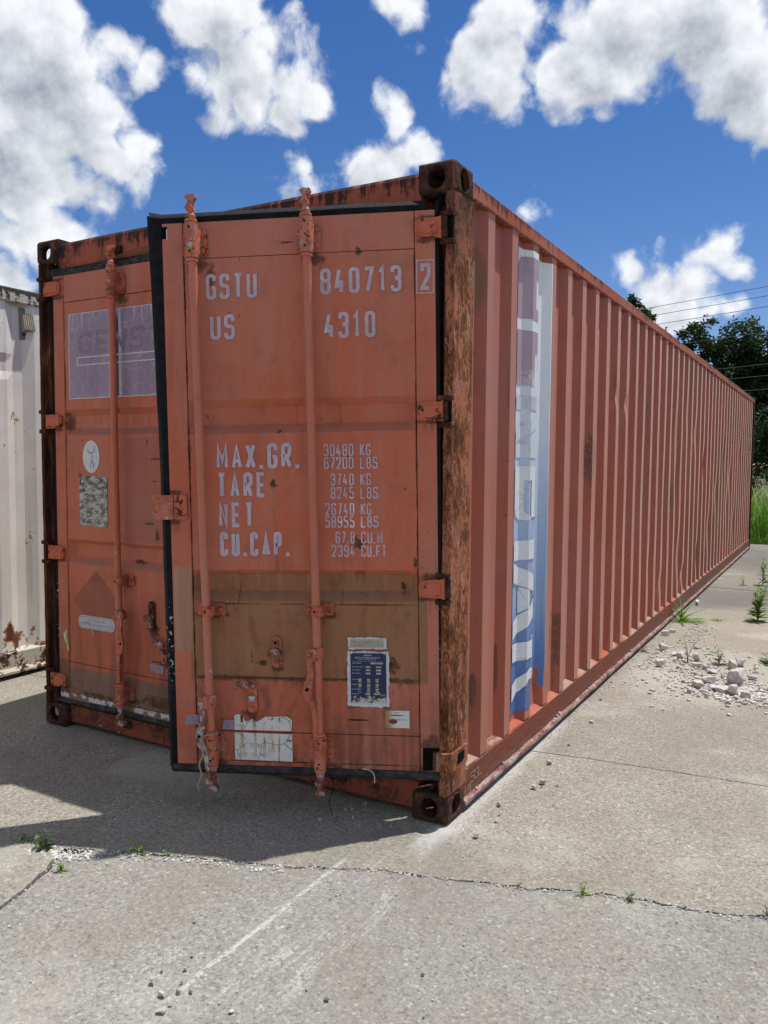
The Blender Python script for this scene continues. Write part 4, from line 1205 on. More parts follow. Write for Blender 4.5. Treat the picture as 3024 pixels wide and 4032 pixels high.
def lock_bar(door, x, zb, zt, guide, hub, side, yb=-.047, rope=False, lean=0, low=(.236, .363)):
    """a locking bar with its brackets, cams, guide and handle; x, y in door space"""
    rd = .0172
    pts = [(x + lean * t, yb + .0015 * math.sin(t * 9), zb + (zt - zb) * t) for t in [i / 14 for i in range(15)]]
    autosmooth(MB().tube(pts, rd, 18).obj('locking_bar', M_BAR, door))
    xt, xb_ = x + lean, x
    for (xc, za, zb2, top) in ((xt, 2.253, 2.388, True), (xb_, low[0], low[1], False)):
        b = MB(); rplate(xc - .05, xc + .05, za + .012, zb2 - .018, -.001, -.008, .016, b)
        b.obj('bracket_plate', M_FIT, door)
        b = MB(); b.tube([(xc, yb, za), (xc, yb, zb2)], .0255, 20)
        b.box(xc - .0255, xc + .0255, yb, -.006, za + .016, zb2 - .022)
        autosmooth(b.obj('bar_bracket', M_FIT, door))
        autosmooth(MB().tube([(xc, yb, za - .014), (xc, yb, za - .003)], .0235, 20).obj('collar', M_BAR, door))
        autosmooth(MB().tube([(xc, yb, zb2 + .003), (xc, yb, zb2 + .012)], .0235, 20).obj('collar', M_BAR, door))
        for dx_ in (-.037, .037):
            for zz in (za + .034, zb2 - .038): bolt(door, xc + dx_, -.008, zz, .0088)
        for zz in (za + .022, zb2 - .022):
            MB().tube([(xc, yb - .020, zz), (xc, yb - .0268, zz)], .0042, 10).obj('rivet_hole', M_BLACK, door)
    # cams: a forged claw with two prongs at each end
    for (xc, z0, s) in ((xt, zt, 1), (xb_, zb, -1)):
        b = MB()
        b.tube([(xc, yb, z0 - .004 * s), (xc, yb, z0 + .010 * s), (xc, yb, z0 + .018 * s), (xc, yb, z0 + .045 * s)], [.0175, .0175, .012, .011], 12)
        b.prism([(xc - .016, z0 + .030 * s), (xc + .013, z0 + .030 * s), (xc + .011, z0 + .060 * s), (xc + .022, z0 + .078 * s), (xc + .020, z0 + .088 * s), (xc - .010, z0 + .090 * s), (xc - .022, z0 + .080 * s), (xc - .010, z0 + .066 * s), (xc - .012, z0 + .052 * s), (xc - .024, z0 + .040 * s)], yb - .010, yb + .012, 'y')
        b.prism([(yb - .010, z0 + .028 * s), (yb - .030, z0 + .040 * s), (yb - .028, z0 + .050 * s), (yb - .008, z0 + .048 * s)], xc - .008, xc + .010, 'x')
        b.prism([(yb + .008, z0 + .060 * s), (yb + .030, z0 + .074 * s), (yb + .028, z0 + .084 * s), (yb + .006, z0 + .084 * s)], xc - .006, xc + .010, 'x')
        b.obj('cam', M_BARE if s < 0 else M_FIT, door)
    # guide strap
    b = MB(); rplate(xb_ - .058, xb_ + .058, guide - .024, guide + .024, -.001, -.007, .008, b); b.obj('guide_plate', M_FIT, door)
    b = MB(); n = 14
    outer = [(xb_ + .024 * math.cos(R(180 + 180 * k / n)), yb + .0245 * math.sin(R(180 + 180 * k / n))) for k in range(n + 1)]
    b.prism([(xb_ - .024, -.006)] + outer + [(xb_ + .024, -.006)], guide - .020, guide + .020, 'z')
    autosmooth(b.obj('bar_guide', M_FIT, door))
    for dx_ in (-.042, .042): bolt(door, xb_ + dx_, -.007, guide, .0088)
    MB().tube([(xb_ - .006, yb - .020, guide), (xb_ - .006, yb - .026, guide)], .0045, 10).obj('rivet_hole', M_BLACK, door)
    # handle: hub clamp on the bar and a forged lever hanging from it
    s = side
    b = MB(); b.tube([(xb_, yb, hub - .034), (xb_, yb, hub + .016)], .0222, 18)
    b.prism([(xb_ + s * .004, hub - .036), (xb_ + s * .040, hub - .030), (xb_ + s * .048, hub - .010), (xb_ + s * .040, hub + .012), (xb_ + s * .004, hub + .018)], yb - .026, yb - .012, 'y')
    b.prism([(xb_ + s * .004, hub - .036), (xb_ + s * .036, hub - .030), (xb_ + s * .040, hub - .010), (xb_ + s * .034, hub + .010), (xb_ + s * .004, hub + .018)], yb + .004, yb + .014, 'y')
    autosmooth(b.obj('handle_hub', M_FIT, door))
    MB().tube([(xb_ + s * .030, yb - .026, hub - .010), (xb_ + s * .030, yb - .033, hub - .010)], .0075, 12).obj('pivot_pin', M_BARE, door)
    cl = [(.030, 0, -.008, .012), (.028, 0, -.06, .011), (.024, -.002, -.085, .0125), (.034, -.006, -.118, .016), (.040, -.006, -.150, .018), (.034, -.004, -.185, .015), (.020, -.002, -.205, .010), (.014, 0, -.245, .009), (.012, .002, -.300, .0085), (.012, .002, -.345, .009)]
    vs, fs = [], []
    for k, (px, py, pz, w) in enumerate(cl):
        for (a, c_) in ((-w, -.005), (w, -.005), (w, .006), (-w, .006)): vs.append((xb_ + s * px + a, yb - .022 + py + c_, hub + pz))
    for k in range(len(cl) - 1):
        for i in range(4): fs.append((k * 4 + i, k * 4 + (i + 1) % 4, k * 4 + 4 + (i + 1) % 4, k * 4 + 4 + i))
    fs += [(3, 2, 1, 0), tuple(range(len(cl) * 4 - 4, len(cl) * 4))]
    MB().add(vs, fs).obj('handle', M_BARE if rope else M_FIT, door)
    MB().tube([(xb_ + s * .040, yb - .032, hub - .145), (xb_ + s * .040, yb - .0365, hub - .145)], .0062, 12).obj('rivet_hole', M_BLACK, door)
    if rope:
        pts = []
        for k in range(60):
            t = k / 59; a = t * 2 * math.pi * 2.2
            if t < .25: pts.append((xb_ + .026 * math.cos(a * 2), yb + .026 * math.sin(a * 2) - .004, .365 + .012 * t))
            else: pts.append((xb_ + s * (.022 + .03 * (t - .25) + .006 * math.sin(t * 22)), yb - .040, .366 - (t - .25) * .30))
        MB().tube(pts, .0036, 7).obj('rope', M_ROPE, door)

def catch(door, x, z0, z1, flip, m=None):
    """handle retainer on the door: slotted plate with a swinging latch"""
    m = m or M_FIT; xc = x
    rplate(xc - .020, xc + .020, z0, z1, -.0005, -.006, .019).obj('catch_plate', m, door)
    b = MB(); b.tube([(xc, -.006, z1 - .022), (xc, -.020, z1 - .022)], .0105, 14); b.obj('catch_boss', M_BARE, door)
    MB().tube([(xc, -.0195, z1 - .022), (xc, -.0215, z1 - .022)], .006, 10).obj('rivet_hole', M_BLACK, door)
    bolt(door, xc, -.006, z0 + .020, .0085)
    b = MB()
    if flip:     # latch swung up to the left
        b.prism([(xc + .018, z1 - .014), (xc - .030, z1 + .002), (xc - .062, z1 - .012), (xc - .066, z1 - .036), (xc - .050, z1 - .040), (xc - .036, z1 - .026), (xc + .012, z1 - .036)], -.016, -.026, 'y')
        b.prism([(xc - .016, z0 + .050), (xc + .016, z0 + .050), (xc + .016, z0 + .072), (xc - .016, z0 + .072)], -.006, -.020, 'y')
    else:
        b.prism([(xc - .030, z0 + .052), (xc - .022, z0 + .044), (xc + .012, z0 + .046), (xc + .020, z0 + .062), (xc + .016, z0 + .076), (xc - .004, z0 + .082), (xc - .032, z0 + .072)], -.008, -.034, 'y')
        b.box(xc - .008, xc + .008, -.006, -.020, z0 + .03, z0 + .052)
    b.obj('latch', M_BARE, door)

def hinge(door, X, z, ends, y=-.004, m=None, pinx=-.055):
    """tapered hinge blade welded to the stile, rolled around a pin at the post"""
    m = m or M_HINGE
    u0, u1 = .056, pinx + .008
    b = MB(); h = .037
    prof_ = [(u0, z - h + .020), (u0, z + h - .024), (u0 - .004, z + h - .012), (u0 - .016, z + h - .005), (u0 - .05, z + h - .001), (u1 + .02, z + h), (u1, z + h + .004), (u1, z - h - .004), (u1 + .02, z - h), (u0 - .05, z - h + .002), (u0 - .016, z - h + .006), (u0 - .004, z - h + .012)]
    b.prism([(X(a), c_) for a, c_ in prof_], y, y - .014, 'y')
    prof_ = [(u0 - .012, z - h + .018), (u0 - .012, z + h - .018), (u1 + .02, z + h - .012), (u1 + .02, z - h + .010)]
    b.prism([(X(a), c_) for a, c_ in prof_], y - .013, y - .019, 'y')
    b.obj('hinge', m, door)
    b = MB(); b.tube([(X(pinx), y - .004, z - h), (X(pinx), y - .004, z + h)], .0145, 16)
    b.tube([(X(pinx), y - .004, z - h - .010), (X(pinx), y - .004, z + h + .010)], .006, 10)
    autosmooth(b.obj('hinge_knuckle', M_CAST, door))

RIB = [(1.705, 0), (1.675, 1), (1.606, 1), (1.570, 0), (1.022, 0), (1.000, 1), (.932, 1), (.897, 0)]
def rib_depth(z):
    pts = sorted(RIB)
    if z <= pts[0][0] or z >= pts[-1][0]: return 0
    for (a, da), (b, db) in zip(pts, pts[1:]):
        if a <= z <= b: return da + (db - da) * (z - a) / (b - a)
    return 0
def make_door(door, X, m, bars, uL, uR, buckle=0):
    """stiles, rails and ribbed sheet; uL..uR is the width from the hinge side"""
    us0, us1 = uL + .080, uR - .087
    zs = sorted({.215 + .143, 2.262} | {z for z, _ in RIB} | {.45, .6, .75, 1.1, 1.25, 1.4, 1.55, 1.8, 1.95, 2.1})
    us = [us0, us0 + .030] + [us0 + .03 + (us1 - us0 - .06) * k / 10 for k in range(1, 10)] + [us1 - .030, us1]
    def depth(a, z):
        k = max(0, min(1, (a - us0) / .030, (us1 - a) / .030))
        w = mnoise.noise(Vector((a * 3.1 + buckle, z * 2.3, buckle))) * .0035 * min(1, k * 2)
        return .004 + rib_depth(z) * .034 * k + w
    p = sheet_door(us, zs, depth, 0, X, m, 'door_sheet', door)
    autosmooth(p, 20)
    for a, b in ((uL, us0 - .0025), (us1 + .0025, uR)):
        MB().box(X(a), X(b), 0, .045, .215, 2.405, .003).obj('door_stile', m, door)
    for a, b in ((.215, .355), (2.2645, 2.405)):
        MB().box(X(us0), X(us1), .002, .045, a, b, .0025).obj('door_rail', m, door)

# right door, swung open about 23 degrees and sagging on its hinges
TH, AL = R(23), R(1.25)
rdoor = empty('door'); rdoor.parent = box40
rdoor['label'] = 'right container door standing ajar, with stencilled numbers'
rdoor.matrix_local = Matrix.Translation((-.075, -.01, 1.3)) @ Matrix.Rotation(TH, 4, 'Z') @ Matrix.Rotation(-AL, 4, 'Y') @ Matrix.Translation((0, 0, -1.3))
XR = lambda a: -a
make_door(rdoor, XR, M_RD, 2, -.02, 1.065, 1.3)
lock_bar(rdoor, -.900, .214, 2.405, .862, .505, -1, rope=True, lean=-.026)
lock_bar(rdoor, -.455, .212, 2.405, .866, .705, -1, lean=-.016)
catch(rdoor, -.633, .626, .752, False)
catch(rdoor, -.740, .438, .575, True)
for z in (2.335, 1.640, .950): hinge(rdoor, XR, z, 0)
# gasket strips round the open door
def strip(door, pts, w0, w1, m, name='gasket', lip=.0):
    """rubber strip: cross-section from w0 to w1 (u, z offsets given by pts pairs)"""
    b = MB(); n = len(pts); vs, fs = [], []
    for (a0, z0), (a1, z1) in pts:
        mid = ((a0 + a1) / 2, (z0 + z1) / 2)
        vs += [(a0, w0, z0), (mid[0], w0 - lip, mid[1]), (a1, w1, z1), (a1, w1 + .012, z1), (a0, w0 + .012, z0)]
    for k in range(n - 1):
        for i in range(5): fs.append((k * 5 + i, k * 5 + (i + 1) % 5, k * 5 + 5 + (i + 1) % 5, k * 5 + 5 + i))
    fs += [(4, 3, 2, 1, 0), tuple(range(n * 5 - 5, n * 5))]
    return autosmooth(b.add(vs, fs).obj(name, m, door), 50)
N = 40
def gw(t, s): return .0025 * mnoise.noise(Vector((t * 7, s, 1.5)))
strip(rdoor, [((-(1.066), z), (-(1.106 + .026 * ((z - .2) / 2.2) ** 3 + gw(z, 3)), z + (.012 if z < .25 else 0) + (.02 if z > 2.38 else 0))) for z in [.185 + (2.425 - .185) * k / N for k in range(N + 1)]], .004, .020, M_RUB, lip=.004)
strip(rdoor, [((x, 2.4055), (x + (-.03 if k == 0 else 0), 2.446 + gw(x, 1) + (.012 if k == 0 else 0))) for k, x in enumerate([-1.095 + (1.095 - .015) * k / N for k in range(N + 1)])], .004, .016, M_RUB, lip=.006)
strip(rdoor, [((x, .214), (x, .176 + gw(x, 2))) for x in [-1.09 + (1.09 + .03) * k / N for k in range(N + 1)]], .002, .010, M_RUBG, lip=.008)
strip(rdoor, [((.0205, z), (.046, z)) for z in [.20 + (2.44 - .20) * k / N for k in range(N + 1)]], .006, .030, M_RUB, lip=.002)
# joint plate folded over the free edge (the part that overlaps the other door)
rplate(-1.132, -1.046, 1.228, 1.327, -.010, -.018, .006).obj('overlap_plate', M_FIT, rdoor)
rplate(-1.044, -.990, 1.228, 1.327, -.003, -.013, .006).obj('overlap_plate', M_HINGE, rdoor)
# rusted-out corner by the lowest hinge
rplate(-.048, .018, .220, .312, -.0012, -.0022, .006).obj('rusted_hole', M_BLACK, rdoor)
# lettering
def rd_text(s, uL, uR_, z0, z1, t):
    put_strokes('lettering', strokes(s, -uL, -uR_, z0, z1, t), lambda a, z, k: (a, .0015 - .00012 * k - (.0025 if a > -.058 else 0), z), M_LET, rdoor)
rd_text('GSTU', .890, .682, 2.101, 2.201, .0145)
rd_text('840713', .429, .110, 2.103, 2.203, .0145)
rd_text('2', .037, -.002, 2.105, 2.205, .0140)
put_strokes('lettering', [ribbon([Vector(q) for q in ((-.051, 2.093), (.013, 2.093), (.013, 2.217), (-.051, 2.217))], .004, True)], lambda a, z, k: (a, -.0014, z), M_LET, rdoor)
rd_text('US', .877, .776, 1.943, 2.041, .0145)
rd_text('4310', .415, .214, 1.933, 2.034, .0145)
rd_text('MAX.GR.', .866, .524, 1.428, 1.530, .0155)
rd_text('TARE', .866, .663, 1.314, 1.415, .0155)
rd_text('NET', .862, .716, 1.194, 1.295, .0155)
rd_text('CU.CAP.', .860, .575, 1.077, 1.176, .0155)
for a, bb, uL, z in (('30480', 'KG', .427, 1.474), ('67200', 'LBS', .427, 1.423), ('3740', 'KG', .401, 1.358), ('8245', 'LBS', .402, 1.305), ('26740', 'KG', .425, 1.241), ('58955', 'LBS', .426, 1.191), ('67.8', 'CU.M', .386, 1.128), ('2394', 'CU.FT', .402, 1.075)):
    rd_text(a, uL, .308, z, z + .048, .0058)
    rd_text(bb, .283, {'KG': .240, 'LBS': .213, 'CU.M': .197, 'CU.FT': .183}[bb], z, z + .047, .0058)
# data plates riveted and caulked to the door
def slabplate(name, u0, u1, z0, z1, y0, y1, m, wob=0, n=18, seed=1):
    rr = random.Random(seed); pts = []
    for (a, b, c_, d) in ((u0, z0, u1, z0), (u1, z0, u1, z1), (u1, z1, u0, z1), (u0, z1, u0, z0)):
        for k in range(n): pts.append((-(a + (c_ - a) * k / n) + rr.gauss(0, wob), b + (d - b) * k / n + rr.gauss(0, wob)))
    return MB().prism(pts, y0, y1, 'y').obj(name, m, rdoor)
slabplate('sealant', .346, .180, .474, .696, .003, -.002, M_CAULK, .0018, 18, 3)
slabplate('data_plate', .333, .190, .488, .690, -.002, -.0045, M_BLUEP, 0, 1)
slabplate('sealant', .342, .188, .707, .752, .003, -.002, M_CAULK, .0015, 14, 5)
slabplate('data_plate', .334, .198, .712, .746, -.002, -.0042, M_BEIGE, 0, 1)
fontmesh('HOMOLOGATED BY BUREAU', -.326, -.215, .731, .737, -.0046, M_PRINTG, rdoor)
fontmesh('CUSTOMS CONVENTION', -.320, -.215, .720, .726, -.0046, M_PRINTG, rdoor)
fontmesh('GENSTAR', -.280, -.247, .679, .685, -.0048, M_PRINTW, rdoor, shear=.2)
fontmesh('GENSTAR CONTAINER CORPORATION', -.316, -.214, .669, .675, -.0048, M_PRINTW, rdoor)
fontmesh('SAN FRANCISCO CALIFORNIA, U.S.A.', -.304, -.228, .662, .666, -.0048, M_PRINTW, rdoor)
rows = [(.650, ((-.252, -.202),)), (.635, ((-.272, -.253), (-.230, -.210))), (.622, ((-.272, -.253), (-.230, -.210))), (.609, ((-.272, -.253), (-.230, -.210))),
        (.584, ((-.302, -.290), (-.267, -.255), (-.233, -.220))), (.576, ((-.302, -.290), (-.267, -.255), (-.233, -.222))), (.564, ((-.302, -.290), (-.267, -.255), (-.233, -.220))), (.556, ((-.302, -.290), (-.267, -.255), (-.233, -.222))),
        (.545, ((-.267, -.255), (-.233, -.220))), (.536, ((-.267, -.255), (-.233, -.222))), (.526, ((-.274, -.255), (-.240, -.220)))]
for z, bx in rows:
    for a, c_ in bx: MB().box(a, c_, -.0045, -.0055, z - .0033, z + .0033).obj('plate_field', M_BEIGE, rdoor)
MB().box(-.326, -.204, -.0045, -.0052, .6568, .6576).obj('plate_rule', M_BEIGE, rdoor)
for s_, z in (('TABLE NUMBER', .650), ('MAX GROSS WEIGHT', .635), ('TARE WEIGHT', .622), ('MAX PAYLOAD', .609), ('OUTSIDE', .584), ('INSIDE', .564), ('DOOR OPENING', .545), ('CUBIC CAP', .526)):
    fontmesh(s_, -.327, -.327 + .0031 * len(s_), z - .002, z + .002, -.0048, M_PRINTW, rdoor)
for a, z in ((-.328, .486), (-.196, .486), (-.328, .692), (-.196, .692)):
    MB().tube([(a, -.002, z), (a, -.008, z)], [.0065, .004], 10).obj('rivet', M_CAULK, rdoor)
slabplate('inspection_label', .197, .100, .389, .459, .002, .0005, M_INSP, 0, 1)
fontmesh('ity Inspection', -.168, -.112, .418, .427, .0002, M_PRINTR, rdoor)
fontmesh('DOT', -.160, -.140, .447, .453, .0002, M_BLUEBLK, rdoor)
# white paper sheets with corroded middle
pts = [(-.819, .364), (-.580, .364), (-.578, .412), (-.602, .424), (-.690, .420), (-.712, .405), (-.726, .400), (-.742, .412), (-.756, .402), (-.775, .400), (-.783, .427), (-.812, .428), (-.819, .42)]
MB().prism(pts, .0035, .0005, 'y').obj('placard', M_WHITEP, rdoor)
MB().prism([(-.819, .240), (-.578, .238), (-.579, .350), (-.819, .353)], .0025, .0003, 'y').obj('placard', M_WHITEP, rdoor)
fontmesh('UN', -.808, -.780, .376, .388, .0002, M_PRINTG, rdoor)
fontmesh('GR. 30 480', -.806, -.690, .290, .306, .0001, M_BEIGE, rdoor)
fontmesh('NET  26 740', -.810, -.680, .256, .270, .0001, M_BEIGE, rdoor)
for a, c_, z0, z1, yy in ((-1.030, -.970, .379, .425, -.0004), (-.870, -.822, .363, .407, .0015)):
    MB().prism([(a, z0), (c_, z0 + .003), (c_, z1 - .002), (a + .006, z1 - .004)], yy + .002, yy, 'y').obj('paint_patch', M_PURPLE, rdoor)
MB().prism([(-.352, .417), (-.335, .4195), (-.28, .4195), (-.262, .416), (-.30, .4145), (-.33, .4145)], .006, .0014, 'y').obj('slot', M_BLACK, rdoor)
MB().prism([(-1.066, 2.345), (-1.042, 2.345), (-1.042, 2.392), (-1.066, 2.392)], .001, -.0006, 'y').obj('notch', M_BLACK, rdoor)
MB().prism([(-1.046, 2.340), (-1.042, 2.340), (-1.042, 2.385), (-1.046, 2.38)], -.0005, -.0012, 'y').obj('paint_chip', M_WLINE, rdoor)
# nylon tie caught in the bottom seal
MB().tube([(-.29 + .02 * math.sin(t * 3) + .045 * t, -.012 - .012 * math.sin(t * 3.1), .222 - .055 * t * t + .006 * math.sin(t * 3.1)) for t in [k / 12 for k in range(13)]], .0018, 6).obj('cable_tie', M_TIE, rdoor)
MB().tube([(-.42 + .01 * math.sin(k * .7), -.006, .19 - .17 * k / 10) for k in range(11)], .0016, 5).obj('loose_wire', M_BLACK, rdoor)

# hinge lugs on the right post, and the bent bottom hinge leaf
for z in (2.335, 1.640, .950):
    for s in (-1, 1):
        MB().box(-.060, -.004, -.008, .030, z + s * .052 - .010, z + s * .052 + .010, .003).obj('hinge_lug', M_INPOST, box40)
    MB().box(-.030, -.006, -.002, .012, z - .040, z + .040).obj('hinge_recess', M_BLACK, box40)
o = MB().prism([(-.060, -.004), (-.055, -.018), (-.004, -.018), (.012, -.010), (.020, .010), (.020, .150), (.008, .150), (.008, .016), (-.004, .002), (-.06, .002)], .226, .300, 'z').obj('bent_hinge_leaf', M_POST, box40)
MB().prism(stad_rect(.050, .110, .244, .286, .010), .0195, .0215, 'x').obj('hinge_hole', M_BLACK, box40)

# left door, closed
ldoor = empty('door'); ldoor.parent = box40
ldoor['label'] = 'closed left container door with cracked lilac panel'
X0 = -2.333
XL = lambda a: X0 + a
# the closed door is built in container space, its face 3 cm behind the corner castings
ldoor.location = (0, .03, 0)
make_door(ldoor, XL, M_LD, 2, -.012, 1.11, 4.1)
lock_bar(ldoor, -1.818, .186, 2.405, .838, .675, 1, lean=-.030, low=(.208, .320))
lock_bar(ldoor, -1.385, .186, 2.405, .838, .500, 1, lean=-.020, low=(.208, .320))
catch(ldoor, -1.640, .600, .745, False, M_INPOST)
catch(ldoor, -1.56, .44, .56, True)
for z in (2.340, 1.645, .945, .250): hinge(ldoor, XL, z, 0, pinx=-.085)
for z in (2.340, 1.645, .945, .250):
    for s in (-1, 1):
        MB().box(-W40 + .006, -W40 + .060, -.006, .030, z + s * .052 - .010, z + s * .052 + .010, .003).obj('hinge_lug', M_INPOST, box40)
strip(ldoor, [((-2.345, z), (-2.378, z)) for z in [.15 + 2.28 * k / N for k in range(N + 1)]], .004, .016, M_RUB, lip=.004)
strip(ldoor, [((x, 2.4055), (x - (.0 if k else .02), 2.447 + gw(x, 5))) for k, x in enumerate([-2.355 + 1.15 * k / N for k in range(N + 1)])], .002, .008, M_RUBG, lip=.008)
strip(ldoor, [((x, .155 + .004 * math.sin(x * 9)), (x, .116 + gw(x, 6))) for x in [-2.36 + 1.15 * k / N for k in range(N + 1)]], .000, .008, M_RUBG, lip=.010)
MB().box(-2.345, -1.223, .004, .040, .150, .2145, .002).obj('door_rail', M_LD, ldoor)
# lilac panel with the ghost of the same name, and its white pinstripe box
lil = MB().prism([(-2.230, 1.760), (-1.300, 1.760), (-1.300, 2.200), (-2.230, 2.200)], .0026, .0012, 'y').obj('painted_panel', M_LILAC, ldoor)
put_strokes('lettering', strokes('GENSTAR', -2.150, -1.30, 1.985, 2.105, .026), lambda a, z, k: (a + (z - 2.05) * .12, .0009 - .0001 * k, z), M_GHOST, ldoor)
put_strokes('pinstripe', [ribbon([Vector(q) for q in ((-1.30, 1.933), (-2.165, 1.933), (-2.160, 1.972), (-1.30, 1.972))], .0055)], lambda a, z, k: (a, .0002, z), M_WLINE, ldoor)
MB().prism([(-2.070 + .063 * math.cos(k * math.pi / 20), 1.459 + .084 * math.sin(k * math.pi / 20)) for k in range(40)], .003, .001, 'y').obj('oval_sticker', M_OVAL, ldoor)
fig = [[(-2.098, 1.50), (-2.085, 1.478), (-2.066, 1.480), (-2.060, 1.46), (-2.068, 1.435)], [(-2.060, 1.478), (-2.044, 1.492), (-2.040, 1.515)], [(-2.068, 1.435), (-2.076, 1.40)], [(-2.064, 1.438), (-2.05, 1.42), (-2.05, 1.40)]]
put_strokes('sticker_print', [ribbon([Vector(q) for q in l], .005) for l in fig], lambda a, z, k: (a, .0007 - .0001 * k, z), M_PRINTG, ldoor)
MB().box(-2.163, -1.955, .0034, .0008, 1.098, 1.358).obj('data_plate', M_WORN, ldoor)
for a in (-2.150, -1.968):
    for z in (1.110, 1.228, 1.346): MB().tube([(a, .001, z), (a, -.002, z)], .006, 8).obj('rivet', M_WORN, ldoor)
lab = MB().prism(stad_rect(-2.188, -1.908, .553, .623, .034, 8), .003, .001, 'y').obj('repair_label', M_CORTEN, ldoor)
put_strokes('label_border', [ribbon([Vector(q) for q in stad_rect(-2.180, -1.916, .560, .616, .027, 8)], .0022, True)], lambda a, z, k: (a, .0006, z), M_PRINTG, ldoor)
fontmesh('FOR REPAIR USE', -2.118, -1.985, .594, .606, .0006, M_PRINTG, ldoor)
fontmesh('CORTEN', -2.170, -2.085, .571, .588, .0006, M_PRINTG, ldoor)
fontmesh('OR EQUIVALENT ONLY', -2.078, -1.925, .571, .582, .0006, M_PRINTG, ldoor)
MB().prism([(-1.66, .39), (-1.57, .385), (-1.565, .425), (-1.66, .43)], .003, .001, 'y').obj('paint_patch', M_PURPLE, ldoor)
MB().prism([(-2.300, .505), (-2.285, .530), (-2.272, .522), (-2.280, .49), (-2.268, .46), (-2.262, .43), (-2.266, .408), (-2.276, .425), (-2.284, .45), (-2.290, .48)], -.0005, -.004, 'y').obj('torn_sticker', M_YEL, ldoor)
MB().prism([(-2.300, .507), (-2.292, .515), (-2.284, .49), (-2.280, .455), (-2.288, .47)], -.004, -.007, 'y').obj('torn_sticker', M_WPAPER, ldoor)
MB().prism([(-2.082, .548), (-2.078, .55), (-2.073, .525), (-2.077, .522)], .003, .0, 'y').obj('paint_chip', M_WPAPER, ldoor)

# ------------------------------------------------------------------ white container next to it
wbox = empty('shipping_container', (-3.382, 0, 0))
tag(wbox, 'rust-stained white shipping container at the left edge, behind the orange one', 'shipping container')
def fn_white(g):
    P = g.coord(); x, y, z = g.sep(P)
    n = g.noise(P, 3, 5, .6); n3 = g.noise(P, 30, 4, .65); st = g.noise(g.sc(P, (16, 16, 1.0)), 1.0, 4)
    col = g.mix(n.ss(.3, .7), (.76, .75, .70), (.86, .85, .80))
    col = g.mix(st.ss(.55, .72) * .30, col, (.42, .38, .28))
    rl = (g.ss(z, .18, .60, 1., 0.) * .15 - .035 + n3 * .20 + g.noise(g.sc(P, (1, 1, .7)), 7, 4, .55) * .74)
    col = g.mix(rl.ss(.585, .62), col, (.42, .22, .09))
    col = g.mix(rl.ss(.62, .65), col, (.14, .05, .025))
    chip = n3.ss(.67, .69) * n.ss(.5, .58)
    col = g.mix(chip, col, (.12, .05, .035))
    return dict(col=col, rough=.6, h=n3, bs=.2, bd=.006)
def fn_whiterail(g):
    P = g.coord(); x, y, z = g.sep(P)
    n = g.noise(P, 9, 5, .65); n3 = g.noise(P, 40, 5, .7); st = g.noise(g.sc(P, (20, 20, 3)), 1.2, 4)
    col = g.mix(n.ss(.3, .7), (.50, .48, .40), (.62, .60, .52))
    top = g.ss(z, 2.0, 2.1)
    a = (n3 * .6 + st * .5 + g.ss(z, 2.49, 2.55) * .22).ss(.56, .64)
    col = g.mix(top * a, col, (.055, .052, .048))
    b = (n3 * .5 + n * .6).ss(.54, .60)
    col = g.mix(top.inv() * b, col, (.13, .055, .025))
    b = (n3 * .5 + n * .6).ss(.60, .64)
    col = g.mix(top.inv() * b, col, (.03, .018, .014))
    return dict(col=col, rough=.8, h=n3, bs=.35, bd=.006)
M_WHITE = mat('weathered_white_paint', fn_white)
M_WRAIL = mat('mouldy_white_rail', fn_whiterail)
# own corrugation: this container is at x <= 0 in its own space
wp = [(-5.6, -.043)]
for k in range(44):
    e = .474 + .2786 * (k - 21)
    wp += [(e - .142, -.043), (e - .072, -.007), (e, -.007), (e + .068, -.043)]
wp = [q for q in wp if -5.5 < q[0] < 6.4]
def wdent(y, z): return -.03 * math.exp(-((y - .40) / .12) ** 2 - ((z - 2.04) / .035) ** 2)
zs = [.18 + (2.47 - .18) * k / 40 for k in range(41)]
for k in range(4):
    a = 12 * k; ys = wp[a:a + 13] if a + 13 <= len(wp) else wp[a:]
    if k == 3: ys = wp[a:]
    n = len(ys)
    o = MB().add([(x + wdent(y, z) * (1 if x > -.02 else .3), y, z) for z in zs for y, x in ys], [(j * n + i, j * n + i + 1, (j + 1) * n + i + 1, (j + 1) * n + i) for j in range(40) for i in range(n - 1)]).obj('side_panel', M_WHITE, wbox)
y0w, y1w = wp[0][0], wp[-1][0]
ybeam([(-.07, 2.462), (.0, 2.458), (.006, 2.466), (.006, 2.542), (-.002, 2.550), (-.07, 2.550)], y0w, y1w, 120, .003, 2).obj('top_side_rail', M_WRAIL, wbox)
ybeam([(-.07, .205), (-.008, .176), (.0, .170), (-.004, .07), (.012, .045), (.012, .030), (-.07, .028)], y0w, y1w, 120, .004, 8).obj('bottom_side_rail', M_WRAIL, wbox)
MB().box(-2.4, -.06, y0w, y1w, .12, 2.52).obj('box_body', M_WHITE, wbox)
for y, sy in ((y0w - .05, 1), (y1w + .05, -1)):
    MB().box(-.16, .0, y, y + sy * .12, .117, 2.474, .006).obj('corner_post', M_WRAIL, wbox)
    MB().box(-2.438, -2.28, y, y + sy * .12, .117, 2.474, .006).obj('corner_post', M_WRAIL, wbox)
    for xx, sx in ((0, 1), (-2.438, -1)):
        for zz, sz_ in ((0, 1), (2.591, -1)): casting(wbox, xx, y, zz, sx, sy, sz_)
